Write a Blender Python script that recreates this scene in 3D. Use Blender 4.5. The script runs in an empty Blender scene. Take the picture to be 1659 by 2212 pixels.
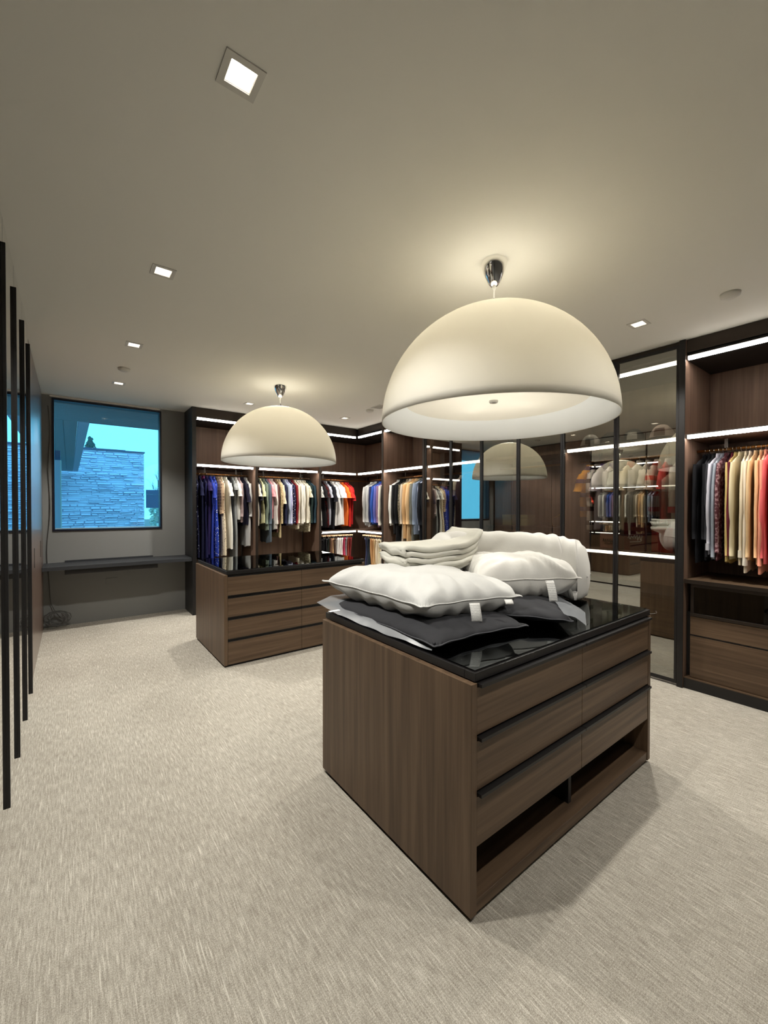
import bpy, bmesh, math, random
from mathutils import Vector, Matrix, noise
from math import pi, sin, cos

S = bpy.context.scene
COL = S.collection
R = random.Random(7)

# ------------------------------------------------------------------ camera
CAM_H = 1.5
def setup_camera():
    f_px, yaw, pt, rl = 893.68, math.radians(37.246), math.radians(-.663), math.radians(.061)
    F = Vector((sin(yaw)*cos(pt), cos(yaw)*cos(pt), sin(pt)))
    Rt = Vector((cos(yaw), -sin(yaw), 0)); U = Rt.cross(F)
    R2 = Rt*cos(rl)+U*sin(rl); U2 = -Rt*sin(rl)+U*cos(rl)
    cd = bpy.data.cameras.new('camera'); co = bpy.data.objects.new('camera', cd); COL.objects.link(co)
    co.matrix_world = Matrix(((R2.x, U2.x, -F.x, 0), (R2.y, U2.y, -F.y, 0), (R2.z, U2.z, -F.z, CAM_H), (0, 0, 0, 1)))
    cd.sensor_fit = 'VERTICAL'; cd.sensor_height = 36.0; cd.lens = f_px/2212*36.0
    cd.clip_start = .01; cd.clip_end = 200
    S.camera = co
setup_camera()

# ------------------------------------------------------------------ world, exposure
W = bpy.data.worlds.new('overcast_sky'); S.world = W; W.use_nodes = True
bg = W.node_tree.nodes['Background']
bg.inputs[0].default_value = (.13, .63, .97, 1); bg.inputs[1].default_value = 2.2
S.view_settings.view_transform = 'Standard'; S.view_settings.look = 'None'
S.view_settings.exposure = 0.05; S.view_settings.gamma = 1.0; S.view_settings.use_curve_mapping = False
try:
    S.cycles.use_denoising = True
    S.cycles.max_bounces = 6; S.cycles.diffuse_bounces = 3; S.cycles.glossy_bounces = 4; S.cycles.transparent_max_bounces = 10
    S.cycles.use_adaptive_sampling = True; S.cycles.adaptive_threshold = .085; S.cycles.adaptive_min_samples = 22
    S.cycles.sample_clamp_indirect = 6.0
    S.cycles.caustics_reflective = False; S.cycles.caustics_refractive = False
except Exception:
    pass
SPOT_W = 106.0          # recessed downlights
SPOT_COL = (1.0, .975, .90)
BULB_W = 8.6           # bulbs inside each dome pendant
BULB_COL = (1.0, .95, .83)
LED_STRENGTH = 48.0     # wardrobe strips
LED_COL = (1.0, .95, .88)

# ------------------------------------------------------------------ dimensions (metres)
H = 2.8865             # ceiling
YW = 6.604             # window wall
YF = 6.142             # front of back-wall wardrobe
XR = 4.064             # front of right-wall wardrobe
XL = -.26              # front of left-wall cabinets
XWR, XWL, YWB = 4.72, -.86, -1.3
YBK = 6.74             # inside back of back-wall wardrobe
ZL1, ZL2, ZL3 = 2.738, 2.089, 1.079   # led strip heights

# ------------------------------------------------------------------ materials
MATS = {}
def nmat(name):
    m = bpy.data.materials.new(name); m.use_nodes = True
    nt = m.node_tree
    return m, nt, nt.nodes, nt.links, nt.nodes['Principled BSDF']
def srgb(c):
    return tuple(((x/255)/12.92 if x/255 <= .04045 else ((x/255+.055)/1.055)**2.4) for x in c)+(1,)
def plain(name, col, rough=.6, metal=0, spec=.5, coat=0):
    if name in MATS: return MATS[name]
    m, nt, N, L, P = nmat(name)
    P.inputs['Base Color'].default_value = col if len(col) == 4 else tuple(col)+(1,)
    P.inputs['Roughness'].default_value = rough; P.inputs['Metallic'].default_value = metal
    P.inputs['Specular IOR Level'].default_value = spec
    P.inputs['Coat Weight'].default_value = coat
    MATS[name] = m; return m
def emit(name, col, strength):
    m, nt, N, L, P = nmat(name)
    e = N.new('ShaderNodeEmission'); e.inputs[0].default_value = tuple(col)+(1,); e.inputs[1].default_value = strength
    L.new(e.outputs[0], N['Material Output'].inputs[0]); MATS[name] = m; return m
def texco(N, L, scale, kind='Object'):
    t = N.new('ShaderNodeTexCoord'); mp = N.new('ShaderNodeMapping'); mp.inputs['Scale'].default_value = scale
    L.new(t.outputs[kind], mp.inputs[0]); return mp
def ramp(N, stops):
    r = N.new('ShaderNodeValToRGB'); e = r.color_ramp.elements
    while len(e) < len(stops): e.new(.5)
    for k, (p, c) in enumerate(stops):
        e[k].position = p; e[k].color = c
    return r
def wood(name, scale, dark, mid, light, rough=.45, coat=0.0):
    m, nt, N, L, P = nmat(name)
    mp = texco(N, L, scale)
    n1 = N.new('ShaderNodeTexNoise'); n1.inputs['Scale'].default_value = 1.0; n1.inputs['Detail'].default_value = 8; n1.inputs['Roughness'].default_value = .62
    n1.inputs['Distortion'].default_value = .25
    L.new(mp.outputs[0], n1.inputs['Vector'])
    r = ramp(N, [(.28, dark), (.5, mid), (.74, light)]); L.new(n1.outputs[0], r.inputs[0])
    L.new(r.outputs[0], P.inputs['Base Color'])
    b = N.new('ShaderNodeBump'); b.inputs['Strength'].default_value = .06; b.inputs['Distance'].default_value = .01
    L.new(n1.outputs[0], b.inputs['Height']); L.new(b.outputs[0], P.inputs['Normal'])
    P.inputs['Roughness'].default_value = rough; P.inputs['Coat Weight'].default_value = coat; P.inputs['Coat Roughness'].default_value = .25
    P.inputs['Specular IOR Level'].default_value = .35
    MATS[name] = m; return m
WD, WM, WLt = srgb((72, 56, 42)), srgb((96, 76, 58)), srgb((118, 96, 75))
wood('walnut_vertical', (26, 26, .9), WD, WM, WLt)
wood('walnut_along_x', (.9, 26, 34), WD, WM, WLt)
wood('walnut_along_y', (26, .9, 34), WD, WM, WLt)
BD, BM, BL_ = srgb((100, 79, 66)), srgb((120, 96, 81)), srgb((138, 112, 95))
wood('wardrobe_walnut', (22, 22, .7), BD, BM, BL_, .55)
wood('gloss_walnut', (22, 22, .7), srgb((92, 72, 62)), srgb((110, 88, 76)), srgb((126, 104, 92)), .32, .6)
wood('pale_hanger_wood', (40, 40, 40), srgb((168, 128, 92)), srgb((196, 158, 120)), srgb((216, 184, 148)), .5)
plain('black_metal', srgb((34, 32, 32)), .42, .3)
plain('bronze_metal', srgb((58, 50, 44)), .38, .6)
plain('led_channel', srgb((60, 54, 50)), .5, .2)
plain('dark_interior', srgb((26, 22, 20)), .7)
plain('rod_brass', srgb((176, 120, 62)), .3, .85)
plain('chrome', (.86, .85, .83), .08, 1.0)
plain('white_plastic', srgb((232, 230, 224)), .4)
plain('black_plastic', srgb((26, 24, 24)), .5)
plain('hanger_black', srgb((24, 23, 26)), .55)
plain('hook_steel', (.8, .8, .8), .25, 1.0)
plain('trim_white', srgb((214, 211, 203)), .55)
plain('desk_black', srgb((48, 50, 54)), .45)
plain('window_black', srgb((14, 16, 34)), .4)
plain('cable_grey', srgb((92, 90, 88)), .6)
plain('leather_black', srgb((20, 19, 20)), .45)
plain('gold', srgb((212, 168, 84)), .25, 1.0)
emit('led_glow', LED_COL, 7.0); emit('led_lens_glow', LED_COL, LED_STRENGTH)
emit('downlight_glow', (1.0, .93, .84), 30)

def wall_paint(name, col, bump=.03):
    m, nt, N, L, P = nmat(name)
    mp = texco(N, L, (1, 1, 1))
    n = N.new('ShaderNodeTexNoise'); n.inputs['Scale'].default_value = 220; n.inputs['Detail'].default_value = 3; L.new(mp.outputs[0], n.inputs['Vector'])
    b = N.new('ShaderNodeBump'); b.inputs['Strength'].default_value = bump; b.inputs['Distance'].default_value = .003
    L.new(n.outputs[0], b.inputs['Height']); L.new(b.outputs[0], P.inputs['Normal'])
    P.inputs['Base Color'].default_value = col; P.inputs['Roughness'].default_value = .9; P.inputs['Specular IOR Level'].default_value = .15
    MATS[name] = m; return m
wall_paint('ceiling_paint', srgb((238, 236, 228)), .01)
wall_paint('wall_paint', srgb((138, 138, 136)))

def carpet():
    m, nt, N, L, P = nmat('carpet')
    mp = texco(N, L, (165, 15, 1)); mp2 = texco(N, L, (22, 200, 1)); mp3 = texco(N, L, (1.3, .9, 1)); mp4 = texco(N, L, (300, 270, 1)); mp5 = texco(N, L, (170, 6.5, 1))
    def nz(mpn, det=3, rough=.6, dist=0.0):
        n = N.new('ShaderNodeTexNoise'); n.inputs['Scale'].default_value = 1; n.inputs['Detail'].default_value = det
        n.inputs['Roughness'].default_value = rough; n.inputs['Distortion'].default_value = dist
        L.new(mpn.outputs[0], n.inputs['Vector']); return n.outputs[0]
    a, b, c, d, e = nz(mp), nz(mp2, 2), nz(mp3, 2), nz(mp4, 2), nz(mp5, 4, .55)
    def mth(op, x, y):
        q = N.new('ShaderNodeMath'); q.operation = op
        for k, v in enumerate((x, y)):
            if isinstance(v, (int, float)): q.inputs[k].default_value = v
            else: L.new(v, q.inputs[k])
        return q.outputs[0]
    # sparse raised light threads running along the room
    th = N.new('ShaderNodeMapRange'); th.inputs[1].default_value = .58; th.inputs[2].default_value = .70; L.new(e, th.inputs[0])
    base = mth('ADD', mth('ADD', mth('MULTIPLY', a, .34), mth('MULTIPLY', b, .12)), mth('ADD', mth('MULTIPLY', c, .12), mth('MULTIPLY', d, .42)))
    mix = mth('ADD', base, mth('MULTIPLY', th.outputs[0], .13))
    r = ramp(N, [(.36, srgb((132, 124, 112))), (.5, srgb((172, 165, 153))), (.64, srgb((214, 208, 196)))])
    L.new(mix, r.inputs[0]); L.new(r.outputs[0], P.inputs['Base Color'])
    bp = N.new('ShaderNodeBump'); bp.inputs['Strength'].default_value = .5; bp.inputs['Distance'].default_value = .005
    L.new(mix, bp.inputs['Height']); L.new(bp.outputs[0], P.inputs['Normal'])
    P.inputs['Roughness'].default_value = 1.0; P.inputs['Specular IOR Level'].default_value = .05
    MATS['carpet'] = m
carpet()

def glass_mix(name, tint, refl, gcol=(1, 1, 1, 1), rough=0.0, fres=.0):
    m, nt, N, L, P = nmat(name); N.remove(P)
    t = N.new('ShaderNodeBsdfTransparent'); t.inputs[0].default_value = tint
    g = N.new('ShaderNodeBsdfGlossy'); g.inputs[0].default_value = gcol; g.inputs['Roughness'].default_value = rough
    mx = N.new('ShaderNodeMixShader')
    lw = N.new('ShaderNodeLayerWeight'); lw.inputs[0].default_value = .35
    mr = N.new('ShaderNodeMapRange'); mr.inputs[3].default_value = refl; mr.inputs[4].default_value = min(1, refl+fres)
    L.new(lw.outputs['Fresnel'], mr.inputs[0]); L.new(mr.outputs[0], mx.inputs[0])
    L.new(t.outputs[0], mx.inputs[1]); L.new(g.outputs[0], mx.inputs[2])
    L.new(mx.outputs[0], N['Material Output'].inputs[0]); MATS[name] = m; return m
glass_mix('window_glass', (.92, .97, 1, 1), .03, fres=.3)
glass_mix('bronze_door_glass', (.56, .53, .47, 1), .40, (.84, .84, .78, 1), fres=.3)
glass_mix('smoked_top_glass', (.10, .10, .10, 1), .045, (.9, .95, .95, 1), fres=.8)
glass_mix('clear_film', (.86, .87, .88, 1), .12, (1, 1, 1, 1), .25, fres=.2)
m, nt, N, L, P = nmat('mirror'); P.inputs['Base Color'].default_value = (.80, .80, .78, 1); P.inputs['Metallic'].default_value = 1; P.inputs['Roughness'].default_value = .01; MATS['mirror'] = m

def shade_mat(name, dcol, tcol, fac):
    m, nt, N, L, P = nmat(name); N.remove(P)
    d = N.new('ShaderNodeBsdfDiffuse'); d.inputs[0].default_value = dcol
    t = N.new('ShaderNodeBsdfTranslucent'); t.inputs[0].default_value = tcol
    mx = N.new('ShaderNodeMixShader'); mx.inputs[0].default_value = fac
    L.new(d.outputs[0], mx.inputs[1]); L.new(t.outputs[0], mx.inputs[2]); L.new(mx.outputs[0], N['Material Output'].inputs[0])
    MATS[name] = m
shade_mat('opal_shade', (.78, .76, .72, 1), (.86, .83, .75, 1), .40)
shade_mat('opal_diffuser', (.66, .64, .60, 1), (.8, .77, .70, 1), .13)
shade_mat('ceiling_boost_opal', (.9, .9, .88, 1), (.88, .86, .81, 1), .52)  # extra translucency added to lift the glow on the ceiling
shade_mat('reflector_white', (.93, .93, .93, 1), (.74, .80, .88, 1), .26)

def fabric(col, pattern=None, rough=.9, col2=None):
    key = 'fabric_%s_%s_%s' % (str(col), pattern, str(col2))
    if key in MATS: return MATS[key]
    m, nt, N, L, P = nmat('fabric')
    c = srgb(col)
    P.inputs['Roughness'].default_value = rough; P.inputs['Specular IOR Level'].default_value = .2
    mp = texco(N, L, (1, 1, 1))
    n = N.new('ShaderNodeTexNoise'); n.inputs['Scale'].default_value = 22; n.inputs['Detail'].default_value = 3; L.new(mp.outputs[0], n.inputs['Vector'])
    b = N.new('ShaderNodeBump'); b.inputs['Strength'].default_value = .25; b.inputs['Distance'].default_value = .006
    L.new(n.outputs[0], b.inputs['Height']); L.new(b.outputs[0], P.inputs['Normal'])
    if pattern is None:
        P.inputs['Base Color'].default_value = c
    else:
        c2 = srgb(col2 or (230, 228, 222))
        mx = N.new('ShaderNodeMix'); mx.data_type = 'RGBA'; mx.inputs[6].default_value = c; mx.inputs[7].default_value = c2
        L.new(mx.outputs[2], P.inputs['Base Color'])
        if pattern == 'dots':
            v = N.new('ShaderNodeTexVoronoi'); v.inputs['Scale'].default_value = 34; L.new(mp.outputs[0], v.inputs['Vector'])
            r = ramp(N, [(.20, (1, 1, 1, 1)), (.26, (0, 0, 0, 1))]); L.new(v.outputs['Distance'], r.inputs[0]); L.new(r.outputs[0], mx.inputs[0])
        elif pattern == 'plaid':
            ws = []
            for ax in ('Z', 'Y'):
                w = N.new('ShaderNodeTexWave'); w.bands_direction = ax; w.inputs['Scale'].default_value = 7; L.new(mp.outputs[0], w.inputs['Vector']); ws.append(w)
            q = N.new('ShaderNodeMath'); q.operation = 'MULTIPLY'; L.new(ws[0].outputs[1], q.inputs[0]); L.new(ws[1].outputs[1], q.inputs[1])
            L.new(q.outputs[0], mx.inputs[0])
        elif pattern == 'stripes':
            w = N.new('ShaderNodeTexWave'); w.bands_direction = 'Y'; w.inputs['Scale'].default_value = 16; L.new(mp.outputs[0], w.inputs['Vector'])
            r = ramp(N, [(.55, (0, 0, 0, 1)), (.65, (1, 1, 1, 1))]); L.new(w.outputs[1], r.inputs[0]); L.new(r.outputs[0], mx.inputs[0])
        elif pattern == 'bands':
            w = N.new('ShaderNodeTexWave'); w.bands_direction = 'Z'; w.inputs['Scale'].default_value = 2.2; L.new(mp.outputs[0], w.inputs['Vector'])
            r = ramp(N, [(.78, (0, 0, 0, 1)), (.80, (1, 1, 1, 1))]); L.new(w.outputs[1], r.inputs[0]); L.new(r.outputs[0], mx.inputs[0])
        elif pattern == 'mottle':
            v = N.new('ShaderNodeTexNoise'); v.inputs['Scale'].default_value = 45; v.inputs['Detail'].default_value = 2; L.new(mp.outputs[0], v.inputs['Vector'])
            r = ramp(N, [(.48, (0, 0, 0, 1)), (.60, (1, 1, 1, 1))]); L.new(v.outputs[0], r.inputs[0]); L.new(r.outputs[0], mx.inputs[0])
    MATS[key] = m; return m
def print_mat(name, base, ink, scale, axis='Z'):
    m, nt, N, L, P = nmat(name)
    mp = texco(N, L, (1, 1, 1), 'UV')
    w = N.new('ShaderNodeTexWave'); w.bands_direction = axis; w.inputs['Scale'].default_value = scale; w.inputs['Distortion'].default_value = .6; L.new(mp.outputs[0], w.inputs['Vector'])
    n = N.new('ShaderNodeTexNoise'); n.inputs['Scale'].default_value = 24; L.new(mp.outputs[0], n.inputs['Vector'])
    q = N.new('ShaderNodeMath'); q.operation = 'MULTIPLY'; L.new(w.outputs[1], q.inputs[0]); L.new(n.outputs[0], q.inputs[1])
    r = ramp(N, [(.36, base), (.42, ink)]); L.new(q.outputs[0], r.inputs[0]); L.new(r.outputs[0], P.inputs['Base Color'])
    P.inputs['Roughness'].default_value = .7; MATS[name] = m
print_mat('care_label_print', srgb((232, 230, 226)), srgb((150, 148, 146)), 4, 'X')

m, nt, N, L, P = nmat('clear_side'); N.remove(P); _c = N.new('ShaderNodeBsdfTransparent'); L.new(_c.outputs[0], N['Material Output'].inputs[0]); MATS['clear_side'] = m
def coat_front(o, axis, sign):
    o.data.materials.append(MATS['clear_side'])
    for p in o.data.polygons: p.material_index = 0 if p.normal[axis]*sign > .5 else 1
    return o
def M(x): return MATS[x] if isinstance(x, str) else x

# ------------------------------------------------------------------ mesh helpers
class MB:
    def __init__(s): s.v = []; s.f = []
    def add(s, vs, fs):
        o = len(s.v); s.v += [tuple(p) for p in vs]; s.f += [tuple(i+o for i in f) for f in fs]; return s
    def box(s, x0, x1, y0, y1, z0, z1):
        v = [(x0, y0, z0), (x1, y0, z0), (x1, y1, z0), (x0, y1, z0), (x0, y0, z1), (x1, y0, z1), (x1, y1, z1), (x0, y1, z1)]
        return s.add(v, [(3, 2, 1, 0), (4, 5, 6, 7), (0, 1, 5, 4), (1, 2, 6, 5), (2, 3, 7, 6), (3, 0, 4, 7)])
    def tube(s, pts, r, n=8, cap=True, flat=None):
        pts = [Vector(p) for p in pts]; vs = []; fs = []
        rs = r if isinstance(r, (list, tuple)) else [r]*len(pts)
        up = None
        for i, p in enumerate(pts):
            d = (pts[min(i+1, len(pts)-1)]-pts[max(i-1, 0)]).normalized()
            if up is None: up = Vector((0, 0, 1)) if abs(d.z) < .9 else Vector((1, 0, 0))
            a = d.cross(up); a = a.normalized() if a.length > 1e-6 else Vector((1, 0, 0))
            b = a.cross(d).normalized(); up = b
            for k in range(n):
                t = 2*pi*k/n; vs.append(p+a*cos(t)*rs[i]+b*sin(t)*rs[i])
        for i in range(len(pts)-1):
            for k in range(n):
                k2 = (k+1) % n; fs.append((i*n+k, i*n+k2, (i+1)*n+k2, (i+1)*n+k))
        if cap:
            fs.append(tuple(reversed(range(n)))); o = (len(pts)-1)*n; fs.append(tuple(range(o, o+n)))
        return s.add(vs, fs)
    def lathe(s, prof, c=(0, 0, 0), n=64):
        vs = []; fs = []; m = len(prof)
        for k in range(n):
            t = 2*pi*k/n
            for r, z in prof: vs.append((c[0]+r*cos(t), c[1]+r*sin(t), c[2]+z))
        for k in range(n):
            k2 = (k+1) % n
            for i in range(m-1): fs.append((k*m+i, k2*m+i, k2*m+i+1, k*m+i+1))
        return s.add(vs, fs)
    def grid(s, P, closed_u=False):
        nu, nv = len(P), len(P[0]); vs = [p for row in P for p in row]; fs = []
        for i in range(nu if closed_u else nu-1):
            i2 = (i+1) % nu
            for j in range(nv-1): fs.append((i*nv+j, i2*nv+j, i2*nv+j+1, i*nv+j+1))
        return s.add(vs, fs)
    def build(s, name, mat, parent=None, smooth=False, bevel=0, solid=0, subsurf=0, local=False, uvgrid=None):
        me = bpy.data.meshes.new(name)
        off = Vector((0, 0, 0))
        if parent is not None and not local:
            off = WORLD.get(parent.name, Vector((0, 0, 0)))
        me.from_pydata([tuple(Vector(p)-off) for p in s.v], [], s.f); me.validate(); me.update()
        if uvgrid:
            uv = me.uv_layers.new(name='UVMap'); nu, nv = uvgrid
            for lp in me.loops:
                i, j = divmod(lp.vertex_index, nv); uv.data[lp.index].uv = (i/(nu-1), j/(nv-1))
        me.materials.append(M(mat))
        if smooth:
            for p in me.polygons: p.use_smooth = True
        o = bpy.data.objects.new(name, me); COL.objects.link(o)
        if parent is not None: o.parent = parent; WORLD[o.name] = off
        if solid:
            md = o.modifiers.new('solid', 'SOLIDIFY'); md.thickness = solid; md.offset = 0
        if bevel:
            md = o.modifiers.new('bevel', 'BEVEL'); md.width = bevel; md.segments = 2; md.limit_method = 'ANGLE'
        if subsurf:
            md = o.modifiers.new('sub', 'SUBSURF'); md.levels = subsurf; md.render_levels = subsurf
        return o
WORLD = {}
def fixn(o):
    bm = bmesh.new(); bm.from_mesh(o.data); bmesh.ops.recalc_face_normals(bm, faces=bm.faces); bm.to_mesh(o.data); bm.free(); return o
def thing(name, label, cat, loc=(0, 0, 0), rotz=0, group=None, kind=None):
    o = bpy.data.objects.new(name, None); COL.objects.link(o); o.empty_display_size = .05
    o.location = loc; o.rotation_euler = (0, 0, rotz); WORLD[o.name] = Vector(loc)
    return tag(o, label, cat, group, kind)
def tag(o, label=None, cat=None, group=None, kind=None):
    if label: o['label'] = label
    if cat: o['category'] = cat
    if group: o['group'] = group
    if kind: o['kind'] = kind
    return o
def bx(name, dims, mat, parent=None, bevel=0):
    return MB().box(*dims).build(name, mat, parent, bevel=bevel)
def structure(o, label=None):
    o['kind'] = 'structure'
    if label: o['label'] = label
    return o
ORD = ['first', 'second', 'third', 'fourth', 'fifth', 'sixth', 'seventh', 'eighth', 'ninth', 'tenth', 'eleventh', 'twelfth', 'thirteenth',
       'fourteenth', 'fifteenth', 'sixteenth', 'seventeenth', 'eighteenth', 'nineteenth', 'twentieth', 'twenty-first', 'twenty-second', 'twenty-third', 'twenty-fourth']

# ------------------------------------------------------------------ room shell
structure(bx('floor', (XWL, XWR+.1, YWB, 6.9, -.08, 0), 'carpet'), 'beige carpet with fine woven streaks')
DOWN = [(.448, 1.353), (.448, 2.742), (.448, 4.125), (.448, 5.50), (1.93, 5.52), (3.42, 5.505), (3.43, 1.337), (3.43, 2.74), (3.43, 4.12), (.448, -.03), (1.93, -.03), (3.43, -.03)]
HOLE = .043
def make_ceiling():
    xs = sorted(set([XWL, XWR+.1]+[c for x, y in DOWN for c in (x-HOLE, x+HOLE)]))
    ys = sorted(set([YWB, 6.9]+[c for x, y in DOWN for c in (y-HOLE, y+HOLE)]))
    mb = MB()
    for i in range(len(xs)-1):
        for j in range(len(ys)-1):
            cx, cy = (xs[i]+xs[i+1])/2, (ys[j]+ys[j+1])/2
            if any(abs(cx-x) < HOLE and abs(cy-y) < HOLE for x, y in DOWN): continue
            mb.add([(xs[i], ys[j], H), (xs[i], ys[j+1], H), (xs[i+1], ys[j+1], H), (xs[i+1], ys[j], H)], [(0, 1, 2, 3)])
    mb.box(XWL, XWR+.1, YWB, 6.9, H+.16, H+.22)
    structure(mb.build('ceiling', 'ceiling_paint'), 'plain warm white ceiling')
make_ceiling()
WX0, WX1, WZ0, WZ1 = -.168, 1.045, 1.194, 2.855
structure(MB().box(XWL, WX0, YW, YW+.26, 0, H+.16).box(WX1, 1.40, YW, YW+.26, 0, H+.16).box(WX0, WX1, YW, YW+.26, 0, WZ0)
          .box(WX0, WX1, YW, YW+.26, WZ1, H+.16).build('wall_back', 'wall_paint'), 'grey beige painted wall around the window')
structure(bx('wall_wardrobe', (1.35, XWR+.1, YBK+.03, YW+.26, 0, H+.16), 'wall_paint'))
structure(bx('wall_left', (XWL-.1, XWL, YWB, 6.9, 0, H+.16), 'wall_paint'))
structure(bx('wall_right', (XWR, XWR+.1, YWB, 6.9, 0, H+.16), 'wall_paint'))
structure(bx('wall_front', (XWL, XWR, YWB-.1, YWB, 0, H+.16), 'wall_paint'))

# window
def make_window():
    w = thing('window_1', None, None, ((WX0+WX1)/2, YW, WZ0)); w['kind'] = 'structure'; w['label'] = 'square fixed window with black frame'
    t = .022; d0, d1 = YW-.012, YW+.10
    bx('window_frame', (WX0, WX0+t, d0, d1, WZ0, WZ1), 'window_black', w); bx('window_frame', (WX1-t, WX1, d0, d1, WZ0, WZ1), 'window_black', w)
    bx('window_frame', (WX0+t, WX1-t, d0, d1, WZ0, WZ0+t), 'window_black', w); bx('window_frame', (WX0+t, WX1-t, d0, d1, WZ1-t, WZ1), 'window_black', w)
    coat_front(bx('pane', (WX0+t, WX1-t, YW+.06, YW+.068, WZ0+t, WZ1-t), 'window_glass', w), 1, -1)
    bx('window_sill', (WX0+t, WX1-t, YW+.101, YW+.30, WZ0-.01, WZ0+t+.004), 'trim_white', w)
make_window()
structure(bx('trim_1', (WX0-.02, WX1-.02, YW-.035, YW, H-.022, H-.002), 'trim_white'), 'slim white blind pocket trim above the window')

# ------------------------------------------------------------------ outdoors
def sweep_noise(p, s): return noise.noise(Vector(p)*s)
def outdoors():
    plain('soffit_board', srgb((150, 150, 152)), .8); plain('fascia_grey', srgb((196, 190, 205)), .7); plain('stone_grey', srgb((226, 214, 232)), .9)
    plain('dark_panel', srgb((92, 92, 118)), .7); plain('conifer_green', srgb((70, 96, 92)), .9); plain('twig_brown', srgb((84, 84, 80)), .9)
    plain('shrub_green', srgb((214, 222, 206)), .9); plain('ground_grey', srgb((120, 120, 120)), .9)
    so = thing('roof_overhang', 'grey boarded roof overhang outside the window', 'roof', (0, 7, 2.95))
    for k in range(12):
        bx('soffit_board', (-3, 2.6, 6.92+k*.152, 6.92+k*.152+.148, 2.95, 3.0), 'soffit_board', so)
    for k in range(8):
        bx('soffit_board', (.125-(k+1)*.2, .125-k*.2-.005, 8.76, 21.0, 2.95, 3.0), 'soffit_board', so)
    bx('soffit_deck', (-3, 2.6, 6.92, 8.74, 3.001, 3.04), 'soffit_board', so); bx('soffit_deck', (-1.5, .125, 8.76, 21.0, 3.001, 3.04), 'soffit_board', so)
    bx('fascia', (.13, .285, 8.78, 21.0, 2.945, 3.05), 'fascia_grey', so); bx('fascia', (.285, 2.6, 8.745, 8.78, 2.945, 3.05), 'dark_panel', so)
    p = thing('porch_column', 'pale square column at the left edge of the window view', 'column', (-.18, 9, 0))
    bx('shaft', (-.30, -.125, 9, 9.2, 0, 2.30), 'fascia_grey', p); bx('corner_trim', (-.124, -.108, 8.99, 9.2, 0, 2.30), 'trim_white', p); bx('capital', (-.30, -.12, 8.98, 9.22, 2.30, 2.46), 'dark_panel', p)
    # neighbouring stone building
    b = thing('stone_building', 'neighbouring house clad in rough split-face stone beyond the window', 'building', (1, 21.5, 0))
    bx('wall', (-3, 2.66, 21.3, 25, 0, 3.90), 'stone_grey', b); bx('coping', (-3, 2.70, 21.2, 25, 3.90, 3.95), 'dark_panel', b); bx('roof_edge', (.4, 2.0, 21.6, 24, 3.95, 4.02), 'dark_panel', b)
    mb = MB(); z = .2; rr = random.Random(3)
    while z < 3.88:
        hh = rr.uniform(.055, .115); x = -1.2
        while x < 2.66:
            w = rr.uniform(.18, .6); x1 = min(x+w, 2.68); d = rr.uniform(.01, .13)
            z0, z1 = z+rr.uniform(0, .018), min(z+hh-.006, 3.89)
            a = rr.uniform(-.015, .015)
            v = [(x, 21.3, z0), (x1, 21.3, z0+a), (x1, 21.3, z1+a), (x, 21.3, z1), (x+.02, 21.3-d, z0+.012), (x1-.02, 21.3-d*rr.uniform(.5, 1), z0+a+.012), (x1-.02, 21.3-d*rr.uniform(.3, .8), z1+a-.01), (x+.02, 21.3-d*.6, z1-.01)]
            mb.add(v, [(4, 5, 6, 7), (0, 1, 5, 4), (1, 2, 6, 5), (2, 3, 7, 6), (3, 0, 4, 7)]); x = x1+.012
        z += hh
    tag(mb.build('stone_cladding', 'stone_grey', b), kind='stuff')
    bx('downpipe', (2.36, 2.39, 21.12, 21.15, 0, 1.62), 'fascia_grey', b)
    # conifer
    t = thing('conifer_tree', 'dark cone-shaped tree top above the stone building', 'tree', (1.02, 30, 0))
    MB().tube([(1.02, 30, 0), (1.02, 30, 5.4)], [.09, .02], 6).build('trunk', 'twig_brown', t)
    mb = MB(); rr = random.Random(5)
    for k in range(700):
        u = rr.random()**.7; zz = 5.65-u*2.6; rad = .06+.82*u; th = rr.uniform(0, 2*pi); q = rad*rr.uniform(.3, 1)
        c = Vector((1.02+q*cos(th), 30+q*sin(th), zz)); s_ = rr.uniform(.05, .1)
        mb.add([c+Vector((s_, 0, -s_*.6)), c+Vector((-s_, 0, -s_*.6)), c+Vector((0, s_, -s_*.3)), c+Vector((0, 0, s_))], [(0, 1, 3), (1, 2, 3), (2, 0, 3), (0, 2, 1)])
    mb.build('foliage', 'conifer_green', t)
    # bare tree
    t = thing('bare_tree', 'leafless thin tree right of the stone building', 'tree', (4.2, 28, 0)); mb = MB(); rr = random.Random(11)
    def br(p, d, l, r, k):
        q = p+d*l; mb.tube([p, (p+q)/2+Vector((rr.uniform(-.03, .03), 0, .02)), q], [r, r*.8, r*.6], 4, False)
        if k:
            for _ in range(3):
                nd = (d+Vector((rr.uniform(-.7, .7), rr.uniform(-.4, .4), rr.uniform(-.2, .5)))).normalized(); br(p+d*l*rr.uniform(.5, 1), nd, l*rr.uniform(.55, .8), r*.62, k-1)
    br(Vector((4.2, 28, 0)), Vector((0, 0, 1)), 1.7, .03, 4); br(Vector((4.55, 28, 0)), Vector((.05, 0, 1)), 1.4, .025, 4)
    mb.build('branches', 'twig_brown', t)
    c = thing('balcony_box', 'dark panelled balcony box at the right of the window view', 'balcony', (2.6, 18, 0))
    bx('front_panel', (2.33, 4.2, 18, 18.1, 1.46, 1.98), 'dark_panel', c); bx('top_panel', (2.33, 4.2, 17.98, 18.1, 1.985, 2.15), 'dark_panel', c); bx('support', (2.9, 3.0, 18.05, 18.15, 0, 1.46), 'dark_panel', c)
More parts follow.
